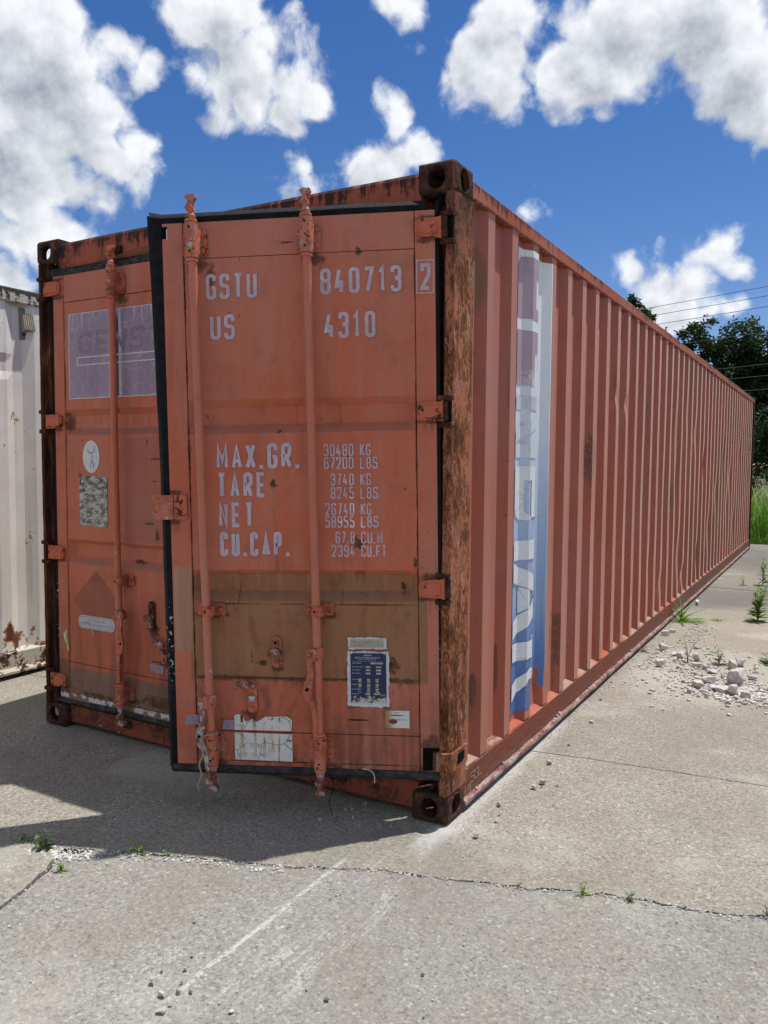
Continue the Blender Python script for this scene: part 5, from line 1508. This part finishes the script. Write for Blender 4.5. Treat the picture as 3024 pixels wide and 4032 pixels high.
# ventilator: back plate, ribbed hood, louvre slots, screws
M_VENT = flat('beige_vent_plastic', (.33, .30, .22), .6)
M_VENTG = flat('grey_vent_plate', (.24, .235, .22), .6)
vx = -.043
vy0, vy1, vz0, vz1 = .592, .690, 2.232, 2.440
MB().box(vx, vx + .012, vy0, vy1, vz0, vz1, .003).obj('vent_plate', M_VENTG, wbox)
b = MB()
b.prism([(vx + .010, vz0 + .045), (vx + .034, vz0 + .060), (vx + .052, vz0 + .062), (vx + .050, vz0 + .070), (vx + .030, vz1 - .040), (vx + .010, vz1 - .034)], vy0 + .012, vy1 - .008, 'y')
b.obj('vent_hood', M_VENT, wbox)
for k in range(5):
    y = vy0 + .022 + k * .0145
    MB().prism([(vx + .050, vz0 + .062), (vx + .056, vz0 + .066), (vx + .035, vz1 - .044), (vx + .030, vz1 - .042)], y, y + .006, 'y').obj('vent_rib', M_VENT, wbox)
for k in range(4):
    for j in range(2):
        y = vy0 + .016 + j * .037
        MB().box(vx + .0112, vx + .0135, y, y + .030, vz0 + .026 + k * .0052, vz0 + .0285 + k * .0052).obj('vent_slot', M_BLACK, wbox)
for y, z in ((vy0 + .022, vz1 - .016), (vy1 - .022, vz1 - .016), ((vy0 + vy1) / 2 + .008, vz0 + .012)):
    MB().tube([(vx + .010, y, z), (vx + .018, y, z)], [.008, .006], 10).obj('vent_screw', M_VENTG, wbox)

# ------------------------------------------------------------------ stones
def stone_mesh(seed, flatness=.7):
    rr = random.Random(seed); bm = bmesh.new(); bmesh.ops.create_icosphere(bm, subdivisions=4, radius=1)
    planes = [(Vector((rr.gauss(0, 1), rr.gauss(0, 1), rr.gauss(0, .8))).normalized(), rr.uniform(.42, .72)) for _ in range(13)] + [(Vector((rr.gauss(0, .12), rr.gauss(0, .12), 1)).normalized(), rr.uniform(.40, .6))]
    for v in bm.verts:
        p = v.co.copy()
        t = min([1.0] + [d / p.dot(nn) for nn, d in planes if p.dot(nn) > d])
        p *= t
        p *= 1 + .05 * mnoise.noise(p * 3 + Vector((seed, 0, 0))) + .025 * mnoise.noise(p * 8)
        v.co = Vector((p.x, p.y, p.z * flatness))
    mx = max(max(abs(v.co.x), abs(v.co.y)) for v in bm.verts)
    zmin = min(v.co.z for v in bm.verts)
    for v in bm.verts: v.co = Vector((v.co.x / mx * .5, v.co.y / mx * .5, (v.co.z - zmin) / mx * .5))
    me = bpy.data.meshes.new('stone'); bm.to_mesh(me); bm.free(); me.materials.append(M_STONE)
    return me
STONES = [stone_mesh(s, fl) for s, fl in ((1, .75), (2, .62), (3, .8), (4, .5), (5, .7), (6, .9))]
def stone(x, y, size, kind, label, group=None, tone=1.0, rz=None, z=-.002, tilt=0, zs=1.0):
    o = bpy.data.objects.new('stone', STONES[kind % 6]); COL.objects.link(o)
    o.location = (x, y, z); o.scale = (size, size * rnd.uniform(.72, .95), size * zs)
    o.rotation_euler = (tilt, 0, rnd.uniform(0, 6.28) if rz is None else rz)
    t = tone * rnd.uniform(.93, 1.06); o.color = (t, t * .99, t * .965, 1)
    tag(o, label, 'stone', group)
    return o
PILE = [(.067, 4.137, .085, 'pale limestone block beside the container rail, front one of a close pair'), (.098, 4.30, .070, 'pale limestone block beside the rail, rear one of a close pair'),
        (.159, 3.548, .093, 'rounded pale stone standing between the rail and the thin weed'), (.261, 3.448, .073, 'pale stone just left of the thin flowering weed'),
        (.326, 3.354, .090, 'pale stone at the foot of the thin weed'), (.430, 3.358, .072, 'pale upright stone just right of the thin weed'),
        (.234, 3.049, .100, 'isolated squarish pale stone nearest the container, left of the rubble heap'), (.463, 3.149, .093, 'pale block at the back of the rubble heap'),
        (.353, 3.066, .048, 'small round stone between the isolated block and the heap'), (.582, 3.054, .080, 'tilted angular stone below the leafy weed'),
        (.727, 3.361, .095, 'pale block behind the heap, farthest right'), (.688, 3.253, .082, 'flat stone just in front of the farthest right block'),
        (.846, 3.019, .073, 'low flat stone alone at the right side of the heap'), (.545, 2.627, .108, 'flat pale stone at the left of the heap'),
        (.605, 2.74, .118, 'broad flat slab in the middle of the heap'), (.697, 2.59, .145, 'largest flat pale slab at the front of the heap'),
        (.765, 2.80, .140, 'large peaked stone at the top right of the heap'), (.771, 2.527, .098, 'flat stone in front of the largest slab'),
        (.838, 2.532, .085, 'stone at the right front of the heap'), (.797, 2.480, .056, 'small rounded stone at the very front of the heap')]
for k, (x, y, s, lab) in enumerate(PILE):
    stone(x, y, s * .98, k, lab, 'rubble stones beside the container', .9, zs=(1.35 if k in (16,) else .8 if k in (14, 15, 12) else 1.0))
stone(.072, 5.836, .085, 2, 'lone pale stone beside the rail, beyond the grass tuft', None, 1.05)
stone(.371, 3.774, .058, 1, 'grey angular stone behind the thin weed', None, .75)
for x, y, s in ((.477, 2.922, .05), (.523, 2.471, .041), (.52, 3.145, .046), (.84, 2.725, .043), (.766, 2.336, .045), (.60, 2.90, .05), (.66, 2.98, .045), (.45, 2.70, .04), (.30, 3.25, .045), (.12, 3.75, .04), (.9, 2.62, .04), (.63, 2.42, .035)):
    stone(x, y, s, rnd.randrange(6), 'small white stone among the rubble of the heap', 'small stones in the rubble heap', .85)
for x, y, s, lab in ((.146, 1.57, .036, 'white angular pebble on the concrete beyond the second crack'), (.140, .855, .034, 'grey pebble just in front of the second crack'), (.188, .61, .040, 'flat pale pebble, right of a pair beside the container corner'), (.171, .541, .032, 'pointed grey pebble, left of a pair beside the container corner'),
                     (.105, .292, .031, 'pale pebble nearest the bottom corner of the container on its right'), (.134, -.017, .033, 'grey pebble lying in front of the container corner')):
    stone(x, y, s, rnd.randrange(6), lab, None, .72)
for x, y, s in ((.147, 1.385, .015), (.145, 1.149, .02), (.082, 2.011, .024), (.253, .62, .020), (.147, .15, .018), (.212, .248, .011), (.138, .209, .011), (.089, .114, .011), (.143, -.272, .010), (.165, .56, .012), (.195, .57, .012), (.3, .42, .009)):
    stone(x, y, s, rnd.randrange(6), 'tiny chip of stone on the sunlit concrete right of the container', 'stone chips beside the container', rnd.choice((.4, .6, .8)))
for x, y, s, lab in ((-.192, -1.333, .031, 'largest pebble of the cluster at the bottom edge of the near slab'), (-.236, -1.288, .027, 'second pebble up in the cluster on the near slab'), (-.299, -1.263, .023, 'flat grey pebble at the left of the cluster on the near slab'), (.154, -1.074, .019, 'dark square chip alone on the near slab')):
    stone(x, y, s, rnd.randrange(6), lab, None, .3 if 'dark' in lab else .85)
for x, y, s in ((-.312, -1.214, .013), (-.208, -1.256, .016), (-.228, -1.222, .013), (-.262, -1.174, .016), (-.289, -1.118, .013), (-.191, -1.303, .012), (-.181, -1.236, .019), (-.108, -1.247, .009), (.085, -1.068, .011), (-.035, -1.24, .018), (.012, -1.267, .017), (-.403, -.988, .013), (-.155, -.986, .010), (-.133, -.862, .010), (.33, -.85, .012), (.41, -1.0, .011), (.40, -.93, .010)):
    stone(x, y, s, rnd.randrange(6), 'small stone chip lying loose on the near concrete slab', 'stone chips on the near slab', rnd.choice((.55, .75, .95)))
for x, y, s in ((-.385, .013, .028), (-.402, -.062, .022), (-.423, -.077, .018), (-.358, -.126, .019), (-.469, -.204, .021), (-.971, -.362, .015)):
    stone(x, y, s, rnd.randrange(6), 'grey pebble in the shadow under the open door', 'pebbles in the shadow', .72)
for x, y, s, lab in ((-.003, .62, .022, None), (-.002, .30, .020, None), (-.002, 1.42, .03, None), (-.004, 1.47, .024, None), (-.001, 1.38, .026, None), (-.002, 2.05, .022, None), (.0, 2.4, .026, None), (.0, 2.8, .024, None), (.0, 3.2, .028, None)):
    stone(x, y, s, rnd.randrange(6), 'small stone resting on the lip of the container bottom rail', 'stones on the rail lip', .8, z=.044)

# gravel that nobody could count: in the joints, round the heap and strewn over the slabs
def gravel(name, spots, label, m=M_GRAVEL):
    ico = bmesh.new(); bmesh.ops.create_icosphere(ico, subdivisions=1, radius=.5)
    base = [v.co.copy() for v in ico.verts]; fs0 = [[v.index for v in q.verts] for q in ico.faces]; ico.free()
    vs, fs = [], []
    for (x, y, z, s) in spots:
        k = len(vs); a = rnd.uniform(0, 6.28); ca, sa = math.cos(a), math.sin(a); fx, fy, fz = rnd.uniform(.7, 1.2), rnd.uniform(.6, 1), rnd.uniform(.45, .8)
        for p in base:
            q = p * s * rnd.uniform(.8, 1.15); q = Vector((q.x * fx, q.y * fy, q.z * fz))
            vs.append((x + q.x * ca - q.y * sa, y + q.x * sa + q.y * ca, z + q.z + s * .18))
        fs += [[i + k for i in q] for q in fs0]
    me = bpy.data.meshes.new(name); me.from_pydata(vs, [], fs)
    o = link(name, me, m); tag(o, label, 'gravel', kind='stuff')
    return o
sp = []
for _ in range(650):
    a = rnd.random(); b = rnd.random()
    x = .45 + rnd.gauss(0, .22); y = 3.05 + rnd.gauss(0, .42)
    if x > .03: sp.append((x, y, 0, rnd.choice((.008, .012, .016, .022, .028)) * rnd.uniform(.7, 1.2)))
for _ in range(900):
    x = .80 + rnd.gauss(0, .14); y = 2.62 - (x - .8) * .1 + rnd.gauss(0, .11); sp.append((x, y, 0, rnd.uniform(.012, .034)))
for _ in range(160):
    x = .20 + abs(rnd.gauss(0, .11)); y = 4.35 + rnd.gauss(0, .25); sp.append((x, y, 0, rnd.uniform(.008, .022)))
for _ in range(120):
    x = .10 + abs(rnd.gauss(0, .05)); y = rnd.uniform(2.9, 3.9); sp.append((x, y, 0, rnd.uniform(.008, .026)))
gravel('rubble_gravel', sp, 'white crushed gravel strewn round the rubble heap')
sp = []
for (a, b) in zip(J1, J1[1:]):
    if a[0] < -2.3 or b[0] > 2.3: continue
    L = math.hypot(b[0] - a[0], b[1] - a[1])
    for _ in range(int(L * 420)):
        t = rnd.random(); x = a[0] + (b[0] - a[0]) * t; y = a[1] + (b[1] - a[1]) * t
        sp.append((x, y + rnd.gauss(-.003, .006), -.006 + rnd.uniform(0, .005), rnd.uniform(.003, .009)))
for _ in range(170):
    x = -1.12 + rnd.gauss(0, .07); y = -.905 + (x + 1.12) * .35 + rnd.gauss(-.012, .018); sp.append((x, y, -.004, rnd.uniform(.006, .018)))
for _ in range(150):
    t = rnd.random(); x = -1.10 + .75 * t; y = -.86 + .36 * t * .75 + rnd.gauss(-.004, .010); sp.append((x, y, -.004, rnd.uniform(.005, .016)))
for (a, b) in zip(J2[:5], J2[1:5]):
    L = math.hypot(b[0] - a[0], b[1] - a[1])
    for _ in range(int(L * 90)):
        t = rnd.random(); sp.append((a[0] + (b[0] - a[0]) * t + rnd.gauss(0, .008), a[1] + (b[1] - a[1]) * t, -.010, rnd.uniform(.004, .011)))
gravel('joint_gravel', sp, 'pale grit and gravel filling the cracks between the slabs')
sp = []
for _ in range(900):
    y = rnd.uniform(-1.6, 11) if rnd.random() < .5 else rnd.uniform(-1.5, 1.5)
    x = rnd.uniform(-1.6, 1.6)
    if -2.4 < x < .02 and y > -.1: continue
    sp.append((x, y, -.001, abs(rnd.gauss(.003, .0022)) + .002))
for _ in range(300):
    sp.append((.012 + abs(rnd.gauss(0, .02)), rnd.uniform(1.2, 7), 0, rnd.uniform(.004, .012)))
for _ in range(260):
    y = rnd.choice((rnd.gauss(1.42, .06), rnd.gauss(.86, .07), rnd.uniform(1.8, 6.5))); sp.append((-.004 + rnd.gauss(0, .003), y, .042, rnd.uniform(.004, .012)))
gravel('loose_grit', sp, 'fine dark and pale grit scattered over the concrete')

# ------------------------------------------------------------------ weeds
M_LEAF = leafmat('weed_green', (.07, .14, .03), (.17, .29, .06), 12)
M_LEAFD = leafmat('dark_weed_green', (.02, .055, .018), (.055, .12, .03), 12)
M_LEAFY = leafmat('young_yellow_green', (.18, .28, .05), (.33, .43, .09), 12)
M_DRY = leafmat('dry_red_weed', (.16, .05, .03), (.28, .14, .08), 12)
M_STEM = flat('green_stem', (.09, .12, .04), .7)
def leaf_mesh(name, m, shape, bend=.35, fold=.18):
    """a leaf along +x from the origin, unit length, with midrib fold and droop"""
    n = 7; vs, fs = [], []
    for k in range(n + 1):
        t = k / n; w = shape(t); z = -bend * t * t
        vs += [(t, -w, z + fold * w), (t, 0, z), (t, w, z + fold * w)]
    for k in range(n):
        a = k * 3; fs += [(a, a + 3, a + 4, a + 1), (a + 1, a + 4, a + 5, a + 2)]
    me = bpy.data.meshes.new(name); me.from_pydata(vs, [], fs); me.materials.append(m)
    me.polygons.foreach_set('use_smooth', [True] * len(me.polygons))
    return me
lance = lambda t: .13 * math.sin(math.pi * min(1, t * .96 + .04)) ** .8
ovate = lambda t: .24 * math.sin(math.pi * min(1, t ** .8)) ** .8 + .01
blade = lambda t: .035 * (1 - t) ** .6 + .002
LM = {('lance', k): leaf_mesh('leaf', m, lance) for k, m in (('g', M_LEAF), ('d', M_LEAFD), ('y', M_LEAFY), ('r', M_DRY))}
LM.update({('ovate', k): leaf_mesh('leaf', m, ovate, .45) for k, m in (('g', M_LEAF), ('d', M_LEAFD), ('y', M_LEAFY))})
LM.update({('blade', k): leaf_mesh('leaf', m, blade, .55, .5) for k, m in (('g', M_LEAF), ('y', M_LEAFY), ('d', M_LEAFD), ('r', M_DRY))})
def weed(x, y, label, stems, h, lean, nleaf, ll, kind, mats, z=-.01, name='weed', rosette=0, up=.5, group=None, stem_r=.002):
    root = empty(name, (x, y, z)); tag(root, label, 'weed', group)
    def leaf(p, a, pitch, L, k):
        o = bpy.data.objects.new('leaf', LM[(k, rnd.choice(mats))]); COL.objects.link(o); o.parent = root
        o.matrix_local = Matrix.Translation(p) @ Matrix.Rotation(a, 4, 'Z') @ Matrix.Rotation(-pitch, 4, 'Y') @ Matrix.Rotation(rnd.gauss(0, .25), 4, 'X') @ Matrix.Scale(L, 4)
    for s in range(stems):
        a = rnd.uniform(0, 6.28); ln = lean * rnd.uniform(.3, 1.2); hh = h * rnd.uniform(.7, 1.05)
        pts = [Vector((math.cos(a) * ln * t * t * hh + rnd.gauss(0, .01) * hh, math.sin(a) * ln * t * t * hh, hh * t)) for t in [i / 6 for i in range(7)]]
        MB().tube(pts, [stem_r * (1 - .7 * i / 6) for i in range(7)], 6).obj('stem', M_STEM, root)
        for k in range(nleaf):
            t = .12 + .86 * k / max(1, nleaf - 1); i = min(5, int(t * 6)); p = pts[i].lerp(pts[i + 1], t * 6 - i)
            leaf(p, k * 2.4 + rnd.gauss(0, .3), up + rnd.gauss(0, .18) + (t - .5) * .5, ll * (1.1 - .5 * t) * rnd.uniform(.8, 1.15), kind)
    for k in range(rosette):
        leaf(Vector((0, 0, .004)), k * 2.4 + rnd.gauss(0, .3), rnd.uniform(.15, .7), ll * rnd.uniform(.7, 1.2), kind)
    return root
weed(-1.21, -.915, 'dark leafy weed with rounded leaves in the joint at the left', 4, .075, .5, 6, .040, 'ovate', ('d', 'd', 'g'), rosette=9, up=.3)
weed(-1.335, -.925, 'low grassy weed just left of the dark leafy weed', 2, .02, .8, 3, .040, 'lance', ('g', 'd'), rosette=6)
weed(-.884, -.760, 'weed with one long pale strap leaf in the joint', 3, .055, 1.0, 4, .040, 'lance', ('g', 'y', 'd'), rosette=5, up=.6)
weed(-.778, -.720, 'small sprig with a thin dry stalk right of the strap-leaved weed', 2, .03, .6, 3, .022, 'ovate', ('y', 'g'), rosette=4)
weed(-1.031, -.985, 'small yellowish weed in the diagonal joint', 3, .04, .7, 5, .022, 'ovate', ('y', 'y', 'g'), rosette=6, up=.6)
weed(-1.095, -.905, 'tiny seedling in the gravel between the dark weed and the diagonal joint', 1, .03, .4, 4, .016, 'lance', ('y',), rosette=2)
weed(.603, -.200, 'two-stemmed upright weed in the crack right of the container', 2, .060, .4, 9, .022, 'lance', ('g', 'y'), up=.6)
weed(.747, -.155, 'short bushy weed in the crack, right of the two-stemmed one', 3, .035, .5, 6, .022, 'lance', ('g', 'd'), rosette=4, up=.6)
weed(.396, -.266, 'faint small weed in the crack, left of the two-stemmed one', 2, .028, .5, 5, .016, 'lance', ('d', 'g'), rosette=3)
weed(1.148, -.030, 'weed in the crack cut by the right picture edge', 2, .05, .4, 6, .022, 'lance', ('g',), rosette=3)
weed(.917, -.108, 'tiny pale sprout in the crack near the right edge', 1, .03, .4, 5, .014, 'lance', ('d', 'y'))
weed(.688, 5.233, 'tall bushy bright green weed standing on the concrete at the right', 6, .36, .24, 22, .105, 'lance', ('y', 'g', 'y'), stem_r=.005, up=.6, rosette=10)
weed(.545, 7.668, 'medium weed with pointed leaves behind the tall bushy weed', 4, .32, .3, 12, .10, 'lance', ('g', 'd', 'y'), stem_r=.004, up=.6)
weed(.80, 7.9, 'spreading weed at the right edge behind the tall bushy weed', 5, .34, .8, 10, .09, 'lance', ('g', 'd'), stem_r=.004)
weed(.342, 7.551, 'small bright tuft left of the medium weed', 3, .13, .4, 7, .06, 'lance', ('y', 'g'), stem_r=.003)
weed(.372, 5.076, 'flat mat of grass on the concrete left of the tall weed', 1, .02, .8, 4, .09, 'blade', ('g', 'y'), rosette=40)
weed(.091, 4.858, 'grass tuft with tall blades growing against the bottom rail', 2, .08, .8, 8, .26, 'blade', ('g', 'y'), rosette=26, up=1.1)
weed(.21, 4.88, 'low green grass patch right of the rail tuft', 1, .02, .8, 4, .10, 'blade', ('g', 'y'), rosette=40)
weed(.387, 3.273, 'thin branching weed with tiny seed heads in the rubble', 6, .24, .45, 5, .030, 'lance', ('d', 'g', 'y'), stem_r=.0018, rosette=10)
weed(.593, 3.324, 'leafy star-shaped weed among the rubble stones', 4, .13, .6, 7, .060, 'lance', ('d', 'g'), stem_r=.003, rosette=6)
weed(.893, 3.534, 'green weed at the right edge behind the rubble', 3, .10, .7, 6, .07, 'lance', ('g', 'd'), stem_r=.003, rosette=6)
weed(.838, 3.23, 'small sprig between stones at the right of the rubble', 2, .09, .4, 6, .030, 'lance', ('g', 'd'), rosette=5)
weed(.043, 3.443, 'dry reddish tuft beside the rail', 3, .05, 1.0, 5, .07, 'blade', ('r',), rosette=30)
weed(.516, 2.640, 'red creeping weed under the flat stones of the heap', 3, .015, 2.0, 5, .035, 'lance', ('r', 'r'), rosette=16)
weed(.905, 2.77, 'red and green creeping weed at the right of the heap', 4, .02, 2.0, 6, .04, 'lance', ('r', 'r', 'g'), rosette=24)

# ------------------------------------------------------------------ tall grass and trees beyond the yard
M_GRASS = leafmat('tall_grass', (.055, .13, .018), (.16, .28, .045), 1.5)
M_GRASSL = leafmat('light_cane_grass', (.16, .24, .07), (.38, .44, .22), 1.5)
def grass(name, n, xr, yr, hr, wid, m, label, droop=.5):
    vs, fs = [], []
    for _ in range(n):
        x, y = rnd.uniform(*xr), rnd.uniform(*yr); h = rnd.uniform(*hr) * (.75 + .5 * mnoise.noise(Vector((x * .8, y * .8, 3))) + .15); a = rnd.uniform(0, 6.28); w = wid * rnd.uniform(.6, 1.3); dl = droop * rnd.uniform(.2, 1.3) * h
        k = len(vs); ca, sa = math.cos(a), math.sin(a); seg = 5
        for i in range(seg + 1):
            t = i / seg; d = dl * t ** 2.2; zz = h * (t - .22 * t ** 3 * min(1.6, dl / h * 1.6)); ww = w * (1 - t) ** .7 + .001
            vs += [(x + ca * d - sa * ww, y + sa * d + ca * ww, zz - .06), (x + ca * d + sa * ww, y + sa * d - ca * ww, zz - .06)]
        for i in range(seg): fs.append((k + 2 * i, k + 2 * i + 1, k + 2 * i + 3, k + 2 * i + 2))
    me = bpy.data.meshes.new(name); me.from_pydata(vs, [], fs)
    o = link(name, me, m); tag(o, label, 'grass', kind='stuff'); return o
grass('tall_grass', 9000, (-4, 7), (13.3, 19), (.65, 1.15), .010, M_GRASS, 'tall green grass growing beyond the end of the concrete')
grass('cane_grass', 700, (-3, 6), (14.0, 18), (1.15, 1.65), .022, M_GRASSL, 'broad pale blades of cane grass standing above the green grass', .75)
grass('short_grass', 5000, (-6, 8), (13.05, 13.6), (.06, .22), .006, M_GRASS, 'short grass fringe along the end of the concrete')

M_BARK = flat('bark', (.06, .045, .035), .95, .1, .3, 8)
M_TREE = leafmat('tree_leaves', (.016, .036, .016), (.040, .080, .026), .7, 1.0)
M_TREEL = leafmat('young_tree_leaves', (.05, .10, .02), (.10, .17, .035), .7)
def tree(x, y, h, lobes, nleaf, label, m, seed, size=.15, trunk=.22, tw=.25):
    rr = random.Random(seed); root = empty('tree', (x, y, -.06)); tag(root, label, 'tree', 'trees behind the yard')
    b = MB()
    tp = [Vector((rr.gauss(0, .12) * i / 6, rr.gauss(0, .12) * i / 6, h * .80 * i / 6)) for i in range(7)]
    b.tube(tp, [trunk * (1 - .8 * i / 6) for i in range(7)], 9)
    for (cx, cy, cz, rad) in lobes:
        i = max(1, min(5, int(cz / h / .8 * 6) - 1)); p0 = tp[i]; p1 = Vector((cx, cy, cz))
        mid = p0.lerp(p1, .5) + Vector((0, 0, .25))
        b.tube([p0, mid, p1], [trunk * .30, trunk * .17, .015], 6)
        for _ in range(4):
            q = p1 + Vector((rr.gauss(0, 1), rr.gauss(0, 1), rr.gauss(0, .8))) * rad * .6
            b.tube([mid.lerp(p1, .6), q], [trunk * .10, .008], 5)
    b.obj('trunk', M_BARK, root, True)
    vs, fs = [], []
    wt = [l[3] ** 2.2 for l in lobes]
    sub_ = []
    for l, w in zip(lobes, wt):          # each lobe breaks into ragged clumps of leaves
        for _ in range(int(12 + 26 * w)):
            d = Vector((rr.gauss(0, 1), rr.gauss(0, 1), rr.gauss(0, 1))).normalized() * l[3] * rr.uniform(.25, 1.08) ** .6
            sub_.append((Vector(l[:3]) + Vector((d.x, d.y, d.z * .85)), l[3] * rr.uniform(.12, .30)))
    for _ in range(nleaf):
        c_, rad = rr.choice(sub_)
        p = c_ + Vector((rr.gauss(0, .55), rr.gauss(0, .55), rr.gauss(0, .5))) * rad
        s = size * rr.uniform(.6, 1.3)
        d = Vector((rr.gauss(0, 1), rr.gauss(0, 1), rr.gauss(-.1, .6))).normalized(); n_ = d.orthogonal().normalized(); n_ = Matrix.Rotation(rr.uniform(0, 6.28), 3, d) @ n_
        k = len(vs)
        vs += [p, p + d * s * .45 + n_ * s * tw, p + d * s, p + d * s * .45 - n_ * s * tw]; fs.append((k, k + 1, k + 2, k + 3))
    me = bpy.data.meshes.new('crown'); me.from_pydata([tuple(v) for v in vs], [], fs)
    link('crown', me, m, root)
    return root
# right-hand tree: ragged broad crown with gaps
tree(-3.6, 35, 8.2, [(-.6, 0, 7.0, 1.0), (.8, .3, 6.8, 1.15), (2.0, 0, 6.4, 1.0), (-1.7, .2, 5.9, .8), (2.5, .4, 5.2, 1.1), (-.9, -.4, 5.3, .95), (1.0, -.3, 5.3, 1.1), (.1, .5, 4.2, 1.2), (2.2, 0, 3.8, 1.2), (-1.2, .3, 3.8, 1.0), (.6, 0, 2.8, 1.2), (2.6, .3, 2.5, 1.2), (-1.0, 0, 2.6, 1.0), (.2, .3, 6.2, 1.1), (1.5, .5, 5.8, 1.1), (3.2, .2, 6.0, .9), (1.8, .6, 4.6, 1.2), (.3, .6, 5.0, 1.1)], 48000, 'large dark tree with open crown rising behind the far end of the container', M_TREE, 5, .17)
tree(-7.2, 35.5, 9.4, [(-.3, 0, 8.7, .6), (.3, 0, 8.0, .7), (-.9, 0, 8.0, .7), (1.0, .2, 7.2, .8), (1.7, .2, 6.7, .6), (.1, 0, 7.0, 1.0), (-1.2, 0, 6.8, 1.0), (.9, 0, 5.8, 1.2)], 20000, 'tree top just showing above the container roof left of the large tree', M_TREE, 8, .17, .18)
tree(-.2, 38, 7.6, [(0, 0, 5.6, 1.3), (1.3, 0, 4.6, 1.4), (-1.2, .3, 4.4, 1.3), (.2, 0, 3.2, 1.5), (1.8, 0, 2.6, 1.4), (-1.4, 0, 2.4, 1.4), (.4, 0, 1.4, 1.4), (-.8, .5, 3.4, 1.4), (.9, .4, 3.6, 1.4)], 36000, 'dense dark tree at the right picture edge behind the cane grass', M_TREE, 12, .17)
tree(-5.6, 31, 5.4, [(0, 0, 4.4, .55), (.5, .2, 3.6, .8), (-.5, 0, 3.5, .8), (.2, 0, 2.5, 1.0), (1.3, 0, 2.4, .9)], 7000, 'smaller lighter green tree in front of the large dark tree', M_TREEL, 15, .13, .12)
tree(-1.6, 30, 4.0, [(0, 0, 2.9, .9), (1.2, .2, 2.6, 1.0), (-1.0, 0, 2.4, .9), (.5, 0, 1.5, 1.1), (2.2, 0, 1.8, 1.1), (3.4, 0, 2.2, 1.2)], 16000, 'dark thicket tree between the cane grass and the large tree', M_TREE, 18, .13, .12)
tree(3.9, 40, 8, [(0, 0, 6.4, 1.3), (1.2, 0, 5.0, 1.5), (-1.3, 0, 4.8, 1.5), (.2, 0, 3.4, 1.8), (1.5, 0, 2.0, 1.6), (-1.6, 0, 2.0, 1.6)], 9000, 'tree just outside the right picture edge, beyond the dense dark tree', M_TREE, 30, .22)

# ------------------------------------------------------------------ overhead wires
def wire(z_r, k, label, rad=.0095):
    d = Vector((-.925, .38, 0)); base = Vector((-1.2, 28.0, z_r))
    pts = []
    for i in range(-14, 31):
        t = i * 2.0; p = base + d * t; sag = .0009 * (t - 8) ** 2
        pts.append((p.x, p.y, p.z + sag - .0009 * 64))
    o = MB().tube(pts, rad, 6).obj('power_line', M_WIRE); tag(o, label, 'power line', 'overhead wires behind the container')
for k, (z, lab) in enumerate(((7.62, 'topmost overhead wire crossing the white cloud'), (7.30, 'second overhead wire from the top'), (6.93, 'third overhead wire, meeting the top of the large tree'), (6.05, 'fourth overhead wire, crossing the middle of the large tree'), (4.95, 'fifth overhead wire, crossing the lower crown'), (4.55, 'sixth overhead wire from the top'), (4.08, 'lowest overhead wire just above the container end'))):
    wire(z, k, lab)
